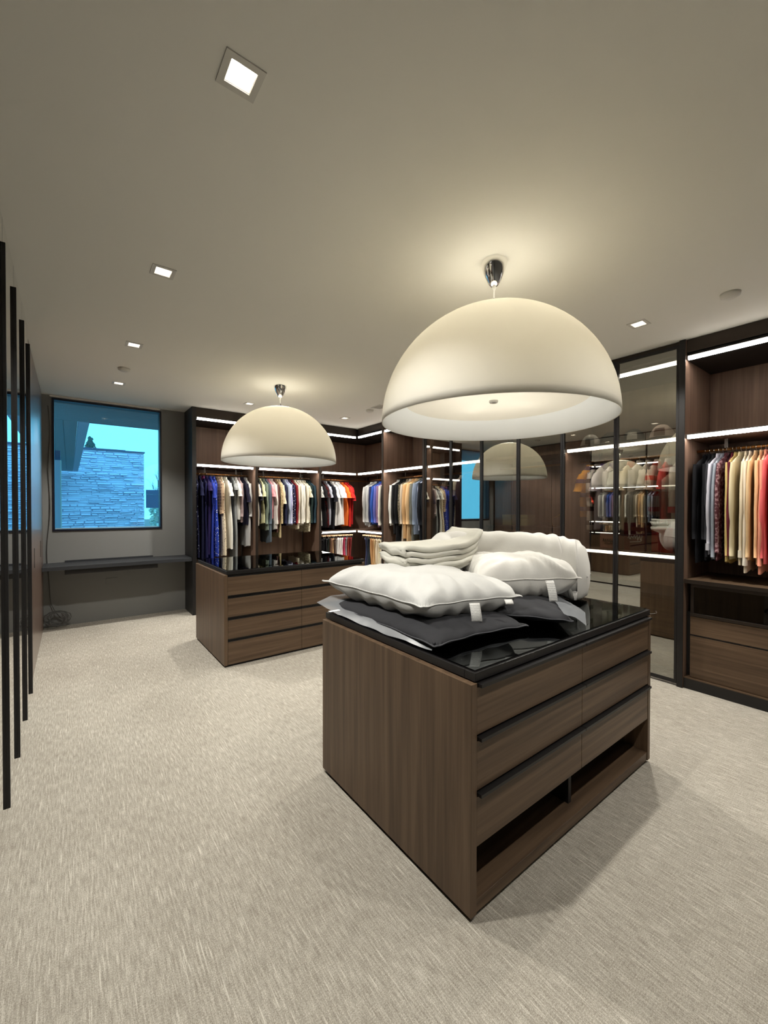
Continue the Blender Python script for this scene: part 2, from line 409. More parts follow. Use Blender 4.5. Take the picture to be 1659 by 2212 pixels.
    s_ = thing('garden_shrub', 'pale leafy shrub below the balcony box', 'shrub', (3.05, 19.2, 0)); mb = MB()
    for k in range(420):
        th = rr.uniform(0, 2*pi); q = rr.random()**.5*.62; cc = Vector((3.05+q*cos(th)*.75, 19.2+q*sin(th)*.5, rr.uniform(.05, 1.5))); a = rr.uniform(.04, .09)
        mb.add([cc+Vector((a, 0, rr.uniform(-a, a))), cc+Vector((0, rr.uniform(-a, a), a)), cc+Vector((-a, 0, rr.uniform(-a, a))), cc+Vector((0, rr.uniform(-a, a), -a))], [(0, 1, 2, 3)])
    mb.build('leaves', 'shrub_green', s_); MB().tube([(2.85, 19.1, 0), (2.85, 19.1, 1.45)], .018, 5).build('stem', 'fascia_grey', s_)
    structure(bx('ground', (-20, 30, 6.9, 60, -.3, -.05), 'ground_grey'))
outdoors()

# ------------------------------------------------------------------ recessed downlights, detectors, vents
def downlights():
    where = ['nearest the camera at the upper left', 'second along the left row, near the mirrored doors', 'third along the left row', 'fourth along the left row, close to the window',
             'behind the far dome lamp', 'in the far right corner near the wardrobes', 'on the right, above the glass doors by the open bay', 'hidden behind the near dome lamp', 'hidden behind the far side of the near dome', 'overhead left of the camera', 'overhead beside the camera', 'overhead right of the camera']
    for k, (x, y) in enumerate(DOWN):
        lab = 'small square recessed ceiling downlight '+(where[k] or 'in the unseen part of the ceiling grid')
        t = thing('recessed_downlight', lab, 'downlight', (x, y, H), 0, 'recessed square downlights')
        a, b = .062, .041
        MB().box(x-a, x+a, y-a, y-b, H-.004, H+.002).box(x-a, x+a, y+b, y+a, H-.004, H+.002).box(x-a, x-b, y-b, y+b, H-.004, H+.002).box(x+b, x+a, y-b, y+b, H-.004, H+.002).build('trim', 'trim_white', t)
        MB().box(x-b-.001, x-b+.001, y-b, y+b, H, H+.10).box(x+b-.001, x+b+.001, y-b, y+b, H, H+.10).box(x-b, x+b, y-b-.001, y-b+.001, H, H+.10).box(x-b, x+b, y+b-.001, y+b+.001, H, H+.10).box(x-b, x+b, y-b, y+b, H+.10, H+.102).build('housing', 'trim_white', t)
        MB().lathe([(0, .06), (.024, .06), (.028, .075), (.028, .10)], (x, y, H), 20).build('lamp_lens', 'downlight_glow', t)
        ld = bpy.data.lights.new('downlight_beam', 'SPOT'); ld.energy = SPOT_W*(.45 if y < .5 else 1.0); ld.color = SPOT_COL; ld.spot_size = math.radians(118); ld.spot_blend = .55; ld.shadow_soft_size = .03
        lo = bpy.data.objects.new('downlight_beam', ld); COL.objects.link(lo); lo.parent = t; lo.location = (0, 0, .045 if False else -.006)
downlights()
def detector(x, y, label):
    o = MB().lathe([(0, -.03), (.03, -.03), (.052, -.018), (.055, 0), (0, 0)], (x, y, H), 28).build('smoke_detector', 'trim_white', smooth=True); tag(o, label, 'detector')
detector(.444, 4.888, 'round white ceiling detector left of the far dome lamp'); detector(3.417, .789, 'round white ceiling detector near the right edge'); detector(3.43, 4.85, 'small round detector beside the ceiling vent')
v = thing('ceiling_vent', 'slim slotted air vent in the ceiling left of the near dome lamp', 'vent', (3.42, 4.6, H))
MB().box(3.34, 3.50, 4.5, 4.52, H-.006, H-.001).box(3.34, 3.50, 4.68, 4.70, H-.006, H-.001).box(3.34, 3.355, 4.52, 4.68, H-.006, H-.001).box(3.485, 3.50, 4.52, 4.68, H-.006, H-.001).build('frame', 'trim_white', v)
for k in range(6): bx('slat', (3.355, 3.485, 4.53+k*.026, 4.538+k*.026, H-.006, H-.001), 'trim_white', v)

# ------------------------------------------------------------------ dome pendants
def pendant(x, y, z0, label):
    r = .634; hh = .632
    t = thing('dome_pendant', label, 'pendant lamp', (x, y, H), 0, 'pair of large dome pendants')
    n = 26
    MB().lathe([(r*cos(a*pi/2/n), hh*sin(a*pi/2/n)) for a in range(21)], (x, y, z0), 96).build('shade', 'opal_shade', t, smooth=True, solid=.004)
    MB().lathe([(r*cos(a*pi/2/n), hh*sin(a*pi/2/n)) for a in range(20, n)]+[(.02, hh)], (x, y, z0), 72).build('ceiling_boost_crown', 'ceiling_boost_opal', t, smooth=True)  # unseen dome top, made more translucent to throw light on the ceiling
    MB().lathe([(r-.004, .0005), (r-.016, .012), (r-.035, .04), (r-.07, .078), (.52, .106), (.502, .118)], (x, y, z0), 96).build('inner_reflector', 'reflector_white', t, smooth=True)
    MB().lathe([(.0, .127), (.2, .125), (.4, .121), (.502, .118)], (x, y, z0), 72).build('diffuser', 'opal_diffuser', t, smooth=True)
    MB().lathe([(.014, .113), (.021, .113), (.025, .119), (.025, .127)], (x, y, z0), 24).build('finial', 'white_plastic', t, smooth=True); MB().lathe([(0, .116), (.0145, .116)], (x, y, z0), 24).build('finial_cap', 'cable_grey', t)
    MB().lathe([(0, hh+.012), (.018, hh+.008), (.022, hh-.004)], (x, y, z0), 20).build('top_cap', 'black_metal', t, smooth=True)
    zc = H
    MB().lathe([(.074, 0), (.073, -.008), (.064, -.04), (.05, -.078), (.033, -.112), (.022, -.13), (.012, -.134), (0, -.134)], (x, y, zc), 40).build('canopy', 'chrome', t, smooth=True)
    MB().lathe([(.012, -.10), (.012, -.125), (.011, -.15), (.0045, -.156), (.0045, -.20), (0, -.20)], (x, y, zc), 16).build('cord_grip', 'white_plastic', t, smooth=True)
    zt = z0+hh
    MB().tube([(x, y, zc-.195), (x, y, zt+.05), (x+.006, y, zt+.025), (x, y, zt)], .0035, 8).build('cord', 'black_plastic', t, smooth=True)
    for k in range(4):
        a = pi/4+k*pi/2
        ld = bpy.data.lights.new('bulb_light', 'POINT'); ld.energy = BULB_W; ld.color = BULB_COL; ld.shadow_soft_size = .045
        lo = bpy.data.objects.new('bulb_light', ld); COL.objects.link(lo); lo.parent = t; lo.location = (.17*cos(a), .17*sin(a), z0+.49-H)
        ld2 = bpy.data.lights.new('hot_spot_light', 'POINT'); ld2.energy = BULB_W*.07; ld2.color = BULB_COL; ld2.shadow_soft_size = .04  # weak second set of lights added to make hot spots on the diffuser
        lo2 = bpy.data.objects.new('hot_spot_light', ld2); COL.objects.link(lo2); lo2.parent = t; lo2.location = (.23*cos(a+.5), .23*sin(a+.5), z0+.21-H)
    return t
pendant(1.925, 1.503, 1.98, 'large white dome pendant hanging over the near island with pillows')
pendant(1.930, 4.505, 2.012, 'smaller-looking far white dome pendant hanging over the second island')

# ------------------------------------------------------------------ islands
def island(y0, y1, rows, label, near):
    x0, x1, zt = 1.138, 2.718, .864; p = .032; xm = 1.925
    t = thing('dresser_island', label, 'island', ((x0+x1)/2, (y0+y1)/2, 0), 0, 'walnut dresser islands')
    bx('side_panel', (x0, x0+p, y0, y1, .018, zt), 'walnut_vertical', t, .0015); bx('side_panel', (x1-p, x1, y0, y1, .018, zt), 'walnut_vertical', t, .0015)
    bx('plinth', (x0+.018, x1-.018, y0+.02, y1-.02, 0, .02), 'dark_interior', t)
    xa, xb = x0+p, x1-p
    if near:
        bx('back_panel', (xa, xb, y0+.30, y1-.02, .02, .86), 'dark_interior', t)
        bx('bottom_shelf', (xa, xb, y0+.004, y0+.30, .02, .066), 'walnut_along_x', t, .001)
        bx('cubby_divider', (1.912, 1.938, y0+.06, y0+.30, .066, .262), 'black_metal', t)
    else:
        bx('carcass', (xa, xb, y0+.03, y1-.02, .02, .86), 'dark_interior', t)
    fy0, fy1 = y0+.002, y0+.024
    for (za, zb, pull) in rows:
        for (a, b) in ((xa+.002, xm-.0015), (xm+.0015, xb-.002)):
            if near:
                d = bx('drawer_front', (a, b, fy0, fy1, za, zb), 'walnut_along_x', t, .001)
                MB().box(a+.002, b+.001, y0-.018, fy1, zb+.004, zb+.016).build('pull_edge', 'black_metal', d)
            else:
                d = bx('drawer_front', (a, b, fy0, fy1, za, zb), 'walnut_along_x', t, .001)
                MB().box(a, b, y0+.006, fy1, zb+.001, zb+.008).box(a, b, y0+.018, fy1+.002, zb+.008, zb+.03).build('pull_edge', 'black_metal', d)
        if near: bx('drawer_box', (xa+.004, xb-.004, fy1+.001, y0+.299, za+.004, zb), 'dark_interior', t)
    # black framed glass top
    fx0, fx1, fa, fb = x0+.024, x1-.004, y0+.004, y1+.006
    w = .05; z0, z1 = .868, .900
    MB().box(fx0, fx1, fa, fa+w, z0, z1).box(fx0, fx1, fb-w, fb, z0, z1).box(fx0, fx0+w, fa+w, fb-w, z0, z1).box(fx1-w, fx1, fa+w, fb-w, z0, z1).build('top_frame', 'black_metal', t, bevel=.002)
    bx('display_tray', (fx0+w, fx1-w, fa+w, fb-w, .8605, .866), 'leather_black', t)
    coat_front(bx('glass_top', (fx0+w*.2, fx1-w*.2, fa+w*.2, fb-w*.2, z1+.0005, z1+.0065), 'smoked_top_glass', t), 2, 1)
    return t
near_rows = [(.674, .846, 1), (.470, .650, 1), (.264, .446, 1)]
isl1 = island(.980, 2.071, near_rows, 'near walnut island with open lower cubbies and pillows on its black glass top', True)
far_rows = [(.672, .842, 1), (.468, .640, 1), (.262, .436, 1), (.022, .232, 1)]
isl2 = island(3.947, 5.026, far_rows, 'far walnut island with four drawer rows and an empty glass top', False)
# loose cellophane curl at the corner
o = MB().tube([(2.715+.05*sin(a*.42), .985-.03*cos(a*.35), .885-.03*sin(a*.3)+.012) for a in range(9)], .0015, 5).build('plastic_strip', 'clear_film', smooth=True); tag(o, 'curled clear plastic strip at the right front corner of the near island', 'plastic strip')

# ------------------------------------------------------------------ pillows and blanket on near island
ZT = .9066
def pillow(name, label, C, tt, tb, mat, seed, n=44, wr=.006, k=.07, pw=.40, seam=True, zmin=None, cat='pillow', group=None, seam_mat=None):
    C = [Vector(c) for c in C]; base = sum(C, Vector())/4
    t = thing(name, label, cat, (base.x, base.y, ZT), 0, group)
    def P(u, v):
        a = u*(1-k*(1-v*v)*u*u); b = v*(1-k*(1-u*u)*v*v)
        s, q = (a+1)/2, (b+1)/2
        return (C[0]*(1-s)+C[1]*s)*(1-q)+(C[3]*(1-s)+C[2]*s)*q
    def Q(u, v, side):
        p = P(u, v); rr_ = (abs(u)**11+abs(v)**11)**(1/11); h = max(0, 1-rr_**2.7)**(pw*1.35)
        e = 1-h
        nz = noise.noise(Vector((p.x*5+seed, p.y*5, side*3)))*.5+noise.noise(Vector((p.x*14+seed, p.y*14, side*7+5)))*.35
        rad = sin(math.atan2(v, u)*17+seed+2*noise.noise(Vector((u*3, v*3, seed))))*e*(1-e)*4
        d = (tt if side > 0 else tb)*h*(1+.16*noise.noise(Vector((u*1.7+seed, v*1.7, 1))))
        z = side*(d+wr*(nz*1.6*h+rad*.75))
        q = p+Vector((0, 0, z))
        if zmin is not None and q.z < zmin: q.z = zmin+(q.z-zmin)*.03
        return q
    us = [sin(pi/2*(2*i/(n-1)-1)) for i in range(n)]
    mb = MB()
    for side in (1, -1):
        G = [[Q(u, v, side) for v in us] for u in us]
        if side < 0: G = G[::-1]
        mb.grid(G)
    o = mb.build('body', mat, t, smooth=True); bm = bmesh.new(); bm.from_mesh(o.data); bmesh.ops.remove_doubles(bm, verts=bm.verts, dist=.0006); bm.to_mesh(o.data); bm.free()
    if seam:
        pts = [P(u, -1) for u in us]+[P(1, v) for v in us[1:]]+[P(u, 1) for u in us[::-1][1:]]+[P(-1, v) for v in us[::-1][1:]]
        pts = [p+Vector((0, 0, .002*sin(i*.7))) for i, p in enumerate(pts)]
        MB().tube(pts, .0032, 6).build('piping', seam_mat or mat, t, smooth=True)
    return t, P
white = fabric((208, 207, 204), rough=.85); white2 = fabric((224, 221, 215), rough=.85); dark = fabric((50, 50, 53), rough=.8); darkseam = fabric((80, 80, 84))
pd1, _ = pillow('bagged_pillow', 'dark grey pillow in a clear bag, bottom left of the pile', [(1.165, 1.19, .94), (1.74, 1.15, .935), (1.78, 2.02, .94), (1.16, 2.09, .945)], .06, .036, dark, 1, wr=.005, zmin=ZT+.001, group='dark bagged pillows', seam_mat=darkseam)
pd2, _ = pillow('bagged_pillow', 'dark grey pillow in a clear bag, bottom right of the pile', [(1.93, 1.03, .95), (2.40, 1.42, .95), (2.02, 1.86, .96), (1.56, 1.42, .975)], .05, .042, dark, 4, wr=.006, zmin=ZT+.001, group='dark bagged pillows', seam_mat=darkseam)
pa, PA = pillow('bed_pillow', 'plump white pillow at the front left of the pile', [(1.225, 1.335, 1.062), (1.80, 1.225, 1.055), (1.84, 1.98, 1.09), (1.17, 2.13, 1.072)], .105, .110, white, 7, wr=.014, pw=.32, group='white pillows')
pb, PB = pillow('bed_pillow', 'white pillow at the front right overlapping its neighbour', [(1.74, 1.47, 1.10), (2.31, 1.185, 1.098), (2.44, 1.47, 1.12), (1.95, 1.78, 1.13)], .120, .13, white2, 12, wr=.014, pw=.33, group='white pillows')
def film(parent, inner, outer, name='clear_bag'):
    n = 26; G = []
    for i in range(n):
        s = i/(n-1); k = s*(len(inner)-1); a = min(int(k), len(inner)-2); f = k-a
        p = Vector(inner[a]).lerp(Vector(inner[a+1]), f); q = Vector(outer[a]).lerp(Vector(outer[a+1]), f); row = []
        for j in range(7):
            w = j/6; r = p.lerp(q, w); r.z += .010*sin(w*pi)+.006*noise.noise(Vector((s*9, w*3, 2))); r.x += .008*noise.noise(Vector((s*12, w*2, 9)))*w; row.append(r)
        G.append(row)
    MB().grid(G).build(name, 'bag_film', parent, smooth=True)
m, nt, N, L, P = nmat('bag_film'); N.remove(P)
_t = N.new('ShaderNodeBsdfTransparent'); _d = N.new('ShaderNodeBsdfDiffuse'); _d.inputs[0].default_value = (.42, .44, .47, 1); _g = N.new('ShaderNodeBsdfGlossy'); _g.inputs['Roughness'].default_value = .3
_m1 = N.new('ShaderNodeMixShader'); _m1.inputs[0].default_value = .38; _m2 = N.new('ShaderNodeMixShader'); _m2.inputs[0].default_value = .08
L.new(_t.outputs[0], _m1.inputs[1]); L.new(_d.outputs[0], _m1.inputs[2]); L.new(_m1.outputs[0], _m2.inputs[1]); L.new(_g.outputs[0], _m2.inputs[2]); L.new(_m2.outputs[0], N['Material Output'].inputs[0]); MATS['bag_film'] = m
film(pd1, [(1.30, 2.10, .985), (1.27, 1.85, .985), (1.26, 1.55, .985), (1.27, 1.27, .968)], [(1.125, 2.115, .955), (1.14, 1.90, .925), (1.155, 1.55, .915), (1.168, 1.215, .918)])
film(pd2, [(1.90, 1.06, .985), (2.10, 1.22, .985), (2.30, 1.42, .985)], [(1.99, .995, .925), (2.24, 1.13, .93), (2.44, 1.36, .93)])
def care_tag(parent, P0, dirx, L_, w, name='care_tag', curl=.02):
    n = 10; G = []; P0 = Vector(P0); dx = Vector(dirx).normalized(); side = Vector((.85, -.5, 0)).normalized()
    for i in range(n):
        s = i/(n-1); c = P0+dx*L_*s+Vector((-.6, -.8, 0))*(.015+curl*sin(s*2.2))
        G.append([c+side*(w/2-w*j/3) for j in range(4)])
    MB().grid(G).build(name, 'care_label_print', parent, smooth=True, solid=.0008, uvgrid=(n, 4))
care_tag(pa, (1.505, 1.285, 1.055), (.02, -.10, -.85), .085, .05); care_tag(pa, (1.705, 1.245, 1.052), (.05, -.1, -.9), .022, .04, 'size_tag')
care_tag(pb, (2.12, 1.275, 1.095), (.02, -.12, -.9), .115, .048)

def duvet():
    t = thing('body_pillow', 'long plump white pillow curving behind the others', 'pillow', (2.25, 1.7, ZT), 0, 'white pillows')
    A = [Vector(p) for p in ((2.60, 1.30, 1.06), (2.585, 1.37, 1.09), (2.52, 1.47, 1.13), (2.40, 1.58, 1.145), (2.2, 1.76, 1.145), (2.0, 1.92, 1.14), (1.86, 2.0, 1.12))]
    n, m_ = 60, 40; G = []
    for i in range(n):
        s = i/(n-1); k = s*(len(A)-1); a = min(int(k), len(A)-2); f = k-a
        c = A[a].lerp(A[a+1], f); d = (A[min(a+1, len(A)-1)]-A[a]).normalized(); sd = d.cross(Vector((0, 0, 1))).normalized()
        e = min(1, max(.0004, 1-(1-min(s/.16, 1))**2.4))**.45*min(1, max(.0004, 1-(1-min((1-s)/.12, 1))**2))**.5
        row = []
        for j in range(m_+1):
            th = 2*pi*j/m_; ca, sa = cos(th), sin(th)
            w, hgt = .185, .195
            cr = 1+.045*sin(s*70+2.5*sa+1.5*noise.noise(Vector((s*6, sa, ca))))*(1 if s < .5 else .6)*max(0, ca*.4+.6)+.05*noise.noise(Vector((s*5, ca*1.3, sa*1.3)))
            x = abs(ca)**.8*(1 if ca > 0 else -1); z = abs(sa)**.85*(1 if sa > 0 else -1)
            row.append(c+sd*x*w*e*cr+Vector((0, 0, max(ZT+.02-c.z, z*hgt*e*cr))))
        G.append(row)
    MB().grid(G).build('body', white2, t, smooth=True)
    pts = [c+Vector((0, 0, .0)) for c in [G[i][int(m_*.02)] for i in range(0, n, 2)]]
    MB().tube(pts, .003, 5).build('piping', white2, t, smooth=True)
duvet()
def blanket():
    t = thing('folded_blanket', 'folded cream quilted blanket lying across the white pillows', 'blanket', (1.8, 1.8, 1.17))
    base = [Vector(p) for p in ((1.48, 1.76, 1.142), (1.58, 1.70, 1.142), (1.74, 1.65, 1.144), (1.91, 1.655, 1.165), (2.05, 1.71, 1.20), (2.14, 1.76, 1.225))]
    def B(s):
        k = max(0, min(s, 1))*(len(base)-1); a = min(int(k), len(base)-2); f = k-a
        p0, p1, p2, p3 = base[max(a-1, 0)], base[a], base[a+1], base[min(a+2, len(base)-1)]
        return .5*((2*p1)+(p2-p0)*f+(2*p0-5*p1+4*p2-p3)*f*f+(3*p1-p0-3*p2+p3)*f**3)
    layers = 5; gap = .030; prof = []
    ends = [(.06, .93), (.03, .97), (0, .94), (.03, 1.0), (.0, .98)]
    for i in range(layers):
        lo, hi = ends[i]; z = i*gap; m_ = 16
        seq = [lo+(hi-lo)*k/m_ for k in range(m_+1)]
        if i % 2: seq = seq[::-1]
        prof += [(s, z) for s in seq]
        if i < layers-1:
            e = seq[-1]; sg = 1 if i % 2 == 0 else -1
            for k in range(1, 5):
                a = pi*k/5; prof.append((e+sg*.016*sin(a), z+gap*(1-cos(a))/2))
    G = []; nd = 12; dep = Vector((.12, .38, .0))
    for s, z in prof:
        row = []
        for j in range(nd):
            w = j/(nd-1); p = B(s)+dep*w+Vector((0, 0, z))
            p += Vector((.016*noise.noise(Vector((s*4, z*40, w*2))), .02*noise.noise(Vector((s*3, z*30, 4))), .016*noise.noise(Vector((s*6, z*9, w*3)))+.02*w*(1-w)))
            row.append(p)
        G.append(row)
    MB().grid(G).build('cloth', fabric((214, 211, 200), rough=.95), t, smooth=True, solid=.0265)
blanket()

# ------------------------------------------------------------------ wardrobes
BRZ, WW = 'bronze_metal', 'wardrobe_walnut'
def strip_x(x0, x1, y, z, parent):   # led strip along x at shelf front
    c = bx('led_channel', (x0, x1, y, y+.03, z-.018, z+.016), 'led_channel', parent); MB().box(x0+.012, x1-.012, y+.003, y+.022, z-.0205, z-.0185).build('led_lens', 'led_lens_glow', c); MB().box(x0+.012, x1-.012, y-.004, y-.0005, z-.020, z+.008).build('led_strip', 'led_glow', c)
def strip_y(y0, y1, x, z, parent):
    c = bx('led_channel', (x, x+.03, y0, y1, z-.018, z+.016), 'led_channel', parent); MB().box(x+.003, x+.022, y0+.012, y1-.012, z-.0205, z-.0185).build('led_lens', 'led_lens_glow', c); MB().box(x-.004, x-.0005, y0+.012, y1-.012, z-.020, z+.008).build('led_strip', 'led_glow', c)
RODB, RODR, ZROD = YF+.29, XR+.29, 1.985
def back_bay(x0, x1, label, low=False):
    xe = min(x1, XR-.012)
    t = thing('open_wardrobe_bay', label, 'wardrobe', ((x0+x1)/2, YF+.3, 0))
    bx('back_panel', (x0, x1, YBK, YBK+.02, 0, H), WW, t)
    bx('top_panel', (x0, x1, YF+.03, YBK, ZL1-.018, H-.003), 'dark_interior', t); bx('cornice', (x0, xe, YF+.006, YF+.03, ZL1+.017, H-.003), BRZ, t)
    bx('shelf', (x0, x1, YF+.03, YBK, ZL2-.018, ZL2+.016), WW, t)
    strip_x(x0, xe, YF, ZL1, t); strip_x(x0, xe, YF, ZL2, t)
    bx('base', (x0, x1, YF+.03, YBK, 0, .10), 'dark_interior', t)
    if low:
        bx('shelf', (x0, x1, YF+.03, YBK, ZL3-.018, ZL3+.016), WW, t); strip_x(x0, xe, YF, ZL3, t); bx('side_panel', (4.672, 4.689, YF-.02, YBK, 0, H-.003), WW, t)
    MB().tube([(x0, RODB, ZROD), (x1, RODB, ZROD)], .0125, 10).build('hanging_rod', 'rod_brass', t, smooth=True)
    for xx in (x0+.18, x1-.18): bx('rod_bracket', (xx-.012, xx+.012, RODB-.006, RODB+.006, ZROD, ZL2-.018), BRZ, t)
    return t
def right_bay(y0, y1, label, low=False, glass=False, led=True):
    t = thing('glass_wardrobe' if glass else 'open_wardrobe_bay', label, 'wardrobe', (XR+.3, (y0+y1)/2, 0))
    o = .045 if glass else 0
    bx('back_panel', (4.69, 4.71, y0, y1, 0, H), WW, t)
    bx('top_panel', (XR+.03+o, 4.69, y0, y1, ZL1-.018, H-.003), 'dark_interior', t); bx('cornice', (XR+.006, XR+.03+o, y0, y1, ZL1+.04, H-.003), BRZ, t)
    bx('shelf', (XR+.03+o, 4.69, y0, y1, ZL2-.018, ZL2+.016), WW, t)
    if led: strip_y(y0, y1, XR+o, ZL1, t); strip_y(y0, y1, XR+o, ZL2, t)
    bx('base', (XR+.03+o, 4.69, y0, y1, 0, .09), 'dark_interior', t)
    if low:
        bx('shelf', (XR+.03+o, 4.69, y0, y1, ZL3-.018, ZL3+.016), WW, t); strip_y(y0, y1, XR+o, ZL3, t)
    RODR = XR+(.36 if glass else .29)
    MB().tube([(RODR, y0, ZROD), (RODR, y1, ZROD)], .0125, 10).build('hanging_rod', 'rod_brass', t, smooth=True)
    for yy in (y0+.2, y1-.2): bx('rod_bracket', (RODR-.006, RODR+.006, yy-.012, yy+.012, ZROD, ZL2-.018), BRZ, t)
    return t
B1 = back_bay(1.402, 2.215, 'open walnut wardrobe bay of long dresses nearest the window')
B2 = back_bay(2.286, 3.292, 'open walnut wardrobe bay behind the far dome lamp, full of pale shirts')
B3 = back_bay(3.361, 4.69, 'corner wardrobe bay on the back wall with trousers hanging below', True)
# tall end panel and posts
def post_x(xa, xb, p): bx('post', (xa, xb, YF-.004, YBK, 0, H-.003), 'walnut_vertical', p); bx('post_face', (xa, xb, YF-.014, YF-.004, 0, H-.003), BRZ, p)
def post_y(ya, yb, p): bx('post', (XR-.004, 4.69, ya, yb, 0, H-.003), 'walnut_vertical', p); bx('post_face', (XR-.014, XR-.004, ya, yb, 0, H-.003), BRZ, p)
bx('end_panel', (1.348, 1.401, YF-.004, YW-.001, 0, H-.003), 'black_metal', B1)
post_x(2.216, 2.285, B1) if False else (bx('post', (2.232, 2.268, YF-.004, YBK, 0, H-.003), WW, B1), bx('post_face', (2.232, 2.268, YF-.014, YF-.004, 0, H-.003), BRZ, B1))
bx('post', (3.308, 3.344, YF-.004, YBK, 0, H-.003), WW, B2); bx('post_face', (3.308, 3.344, YF-.014, YF-.004, 0, H-.003), BRZ, B2)
R1 = right_bay(5.40, YF-.03, 'corner wardrobe bay on the right wall with trousers hanging below', True)
R2 = right_bay(4.42, 5.345, 'open wardrobe bay of coats beside the glass doors')
bx('post', (XR-.004, 4.69, 5.352, 5.393, 0, H-.003), WW, R1); bx('post_face', (XR-.014, XR-.004, 5.352, 5.393, 0, H-.003), BRZ, R1)
bx('post', (XR-.004, 4.69, 4.375, 4.415, 0, H-.003), WW, R2); bx('post_face', (XR-.014, XR-.004, 4.375, 4.415, 0, H-.003), BRZ, R2)
bx('panel_joint', (4.682, 4.69, 4.86, 4.875, ZL2+.02, ZL1-.02), BRZ, R2)

DOORY = [4.372, 3.87, 3.352, 2.826, 2.293, 1.767, 1.268]
def glass_doors(t, ys, base):
    for k in range(len(ys)-1):
        a, b = ys[k+1]+.002, ys[k]-.002; f = .018; x0, x1 = XR-.008, XR+.02
        d = MB().box(x0, x1, a, a+f, .02, H-.03).box(x0, x1, b-f, b, .02, H-.03).box(x0, x1, a+f, b-f, .02, .045).box(x0, x1, a+f, b-f, H-.055, H-.03).build('door_frame', 'black_metal', t)
        coat_front(bx('glass_pane', (XR+.003, XR+.008, a+f, b-f, .045, H-.055), 'bronze_door_glass', d), 0, -1)
G1 = right_bay(3.364, 4.37, 'bronze glass wardrobe next to the coat bay reflecting the window', glass=True)
G2 = right_bay(2.305, 3.340, 'middle bronze glass wardrobe reflecting the far dome lamp', glass=True, led=False)
G3 = right_bay(1.270, 2.281, 'bronze glass wardrobe with white jerseys and caps inside', glass=True, low=True)
for g, ys in ((G1, DOORY[0:3]), (G2, DOORY[2:5]), (G3, DOORY[4:7])): glass_doors(g, ys, 0)
bx('partition', (XR+.03, 4.69, 3.342, 3.362, 0, H-.003), WW, G1); bx('partition', (XR+.03, 4.69, 2.283, 2.303, 0, H-.003), WW, G2)
bx('partition', (XR-.012, 4.69, 1.222, 1.262, 0, H-.003), 'wardrobe_walnut', G3); bx('partition_face', (XR-.022, XR-.012, 1.222, 1.264, 0, H-.003), 'black_metal', G3)
# drawers inside glass wardrobes; tall middle chest stands in for a reflected ledge
for g, y0, y1, zt in ((G2, 2.306, 3.339, 1.25), (G3, 1.271, 2.280, .70), (G1, 3.366, 4.368, .70)):
    bx('chest_top', (XR+.08, 4.69, y0, y1, zt, zt+.03), 'black_metal', g)
    nrow = 4 if zt > 1 else 2
    for k in range(nrow):
        za, zb = .10+(zt-.10)*k/nrow, .10+(zt-.10)*(k+1)/nrow-.012
        for a, b in ((y0+.005, (y0+y1)/2-.003), ((y0+y1)/2+.003, y1-.005)): bx('drawer_front', (XR+.10, XR+.12, a, b, za, zb), 'walnut_along_y', g)
    bx('drawer_box', (XR+.121, 4.68, y0+.005, y1-.005, .095, zt-.001), 'dark_interior', g)
# open bay at the right edge
R3 = right_bay(-.30, 1.2205, 'open wardrobe bay of shirts at the right edge with drawers below')
def right_base():
    y0, y1 = -.30, 1.2205
    bx('mid_shelf', (XR+.0, 4.69, y0, y1, .880, .905), 'walnut_along_y', R3); bx('shelf_edge', (XR-.006, XR+.0, y0, y1, .874, .906), BRZ, R3)
    bx('plinth', (XR+.0, 4.68, y0, y1, 0, .085), 'black_metal', R3); bx('plinth_ledge', (XR+.0, 4.68, y0, y1, .0855, .092), 'walnut_along_y', R3)
    ym = .46
    for a, b in ((ym+.004, y1-.035), (y0, ym-.004)):
        d = MB().box(XR+.03, XR+.052, a, b, .845, .868).box(XR+.03, XR+.052, a, a+.022, .628, .845).box(XR+.03, XR+.052, b-.022, b, .628, .845).box(XR+.022, XR+.052, a, b, .604, .628).build('display_drawer', BRZ, R3, bevel=.002)
        coat_front(bx('drawer_glass', (XR+.038, XR+.042, a+.022, b-.022, .628, .845), 'smoked_top_glass', d), 0, -1)
        d2 = bx('drawer_front', (XR+.03, XR+.052, a, b, .452, .600), 'walnut_along_y', R3, .001); bx('pull_groove', (XR+.034, XR+.052, a, b, .440, .451), 'black_metal', d2)
        bx('drawer_front', (XR+.03, XR+.052, a, b, .094, .438), 'walnut_along_y', R3, .001)
    bx('drawer_carcass', (XR+.07, 4.68, y0, y1, .094, .60), 'dark_interior', R3); bx('drawer_tray', (XR+.07, 4.68, y0, y1, .60, .63), 'leather_black', R3)
right_base()

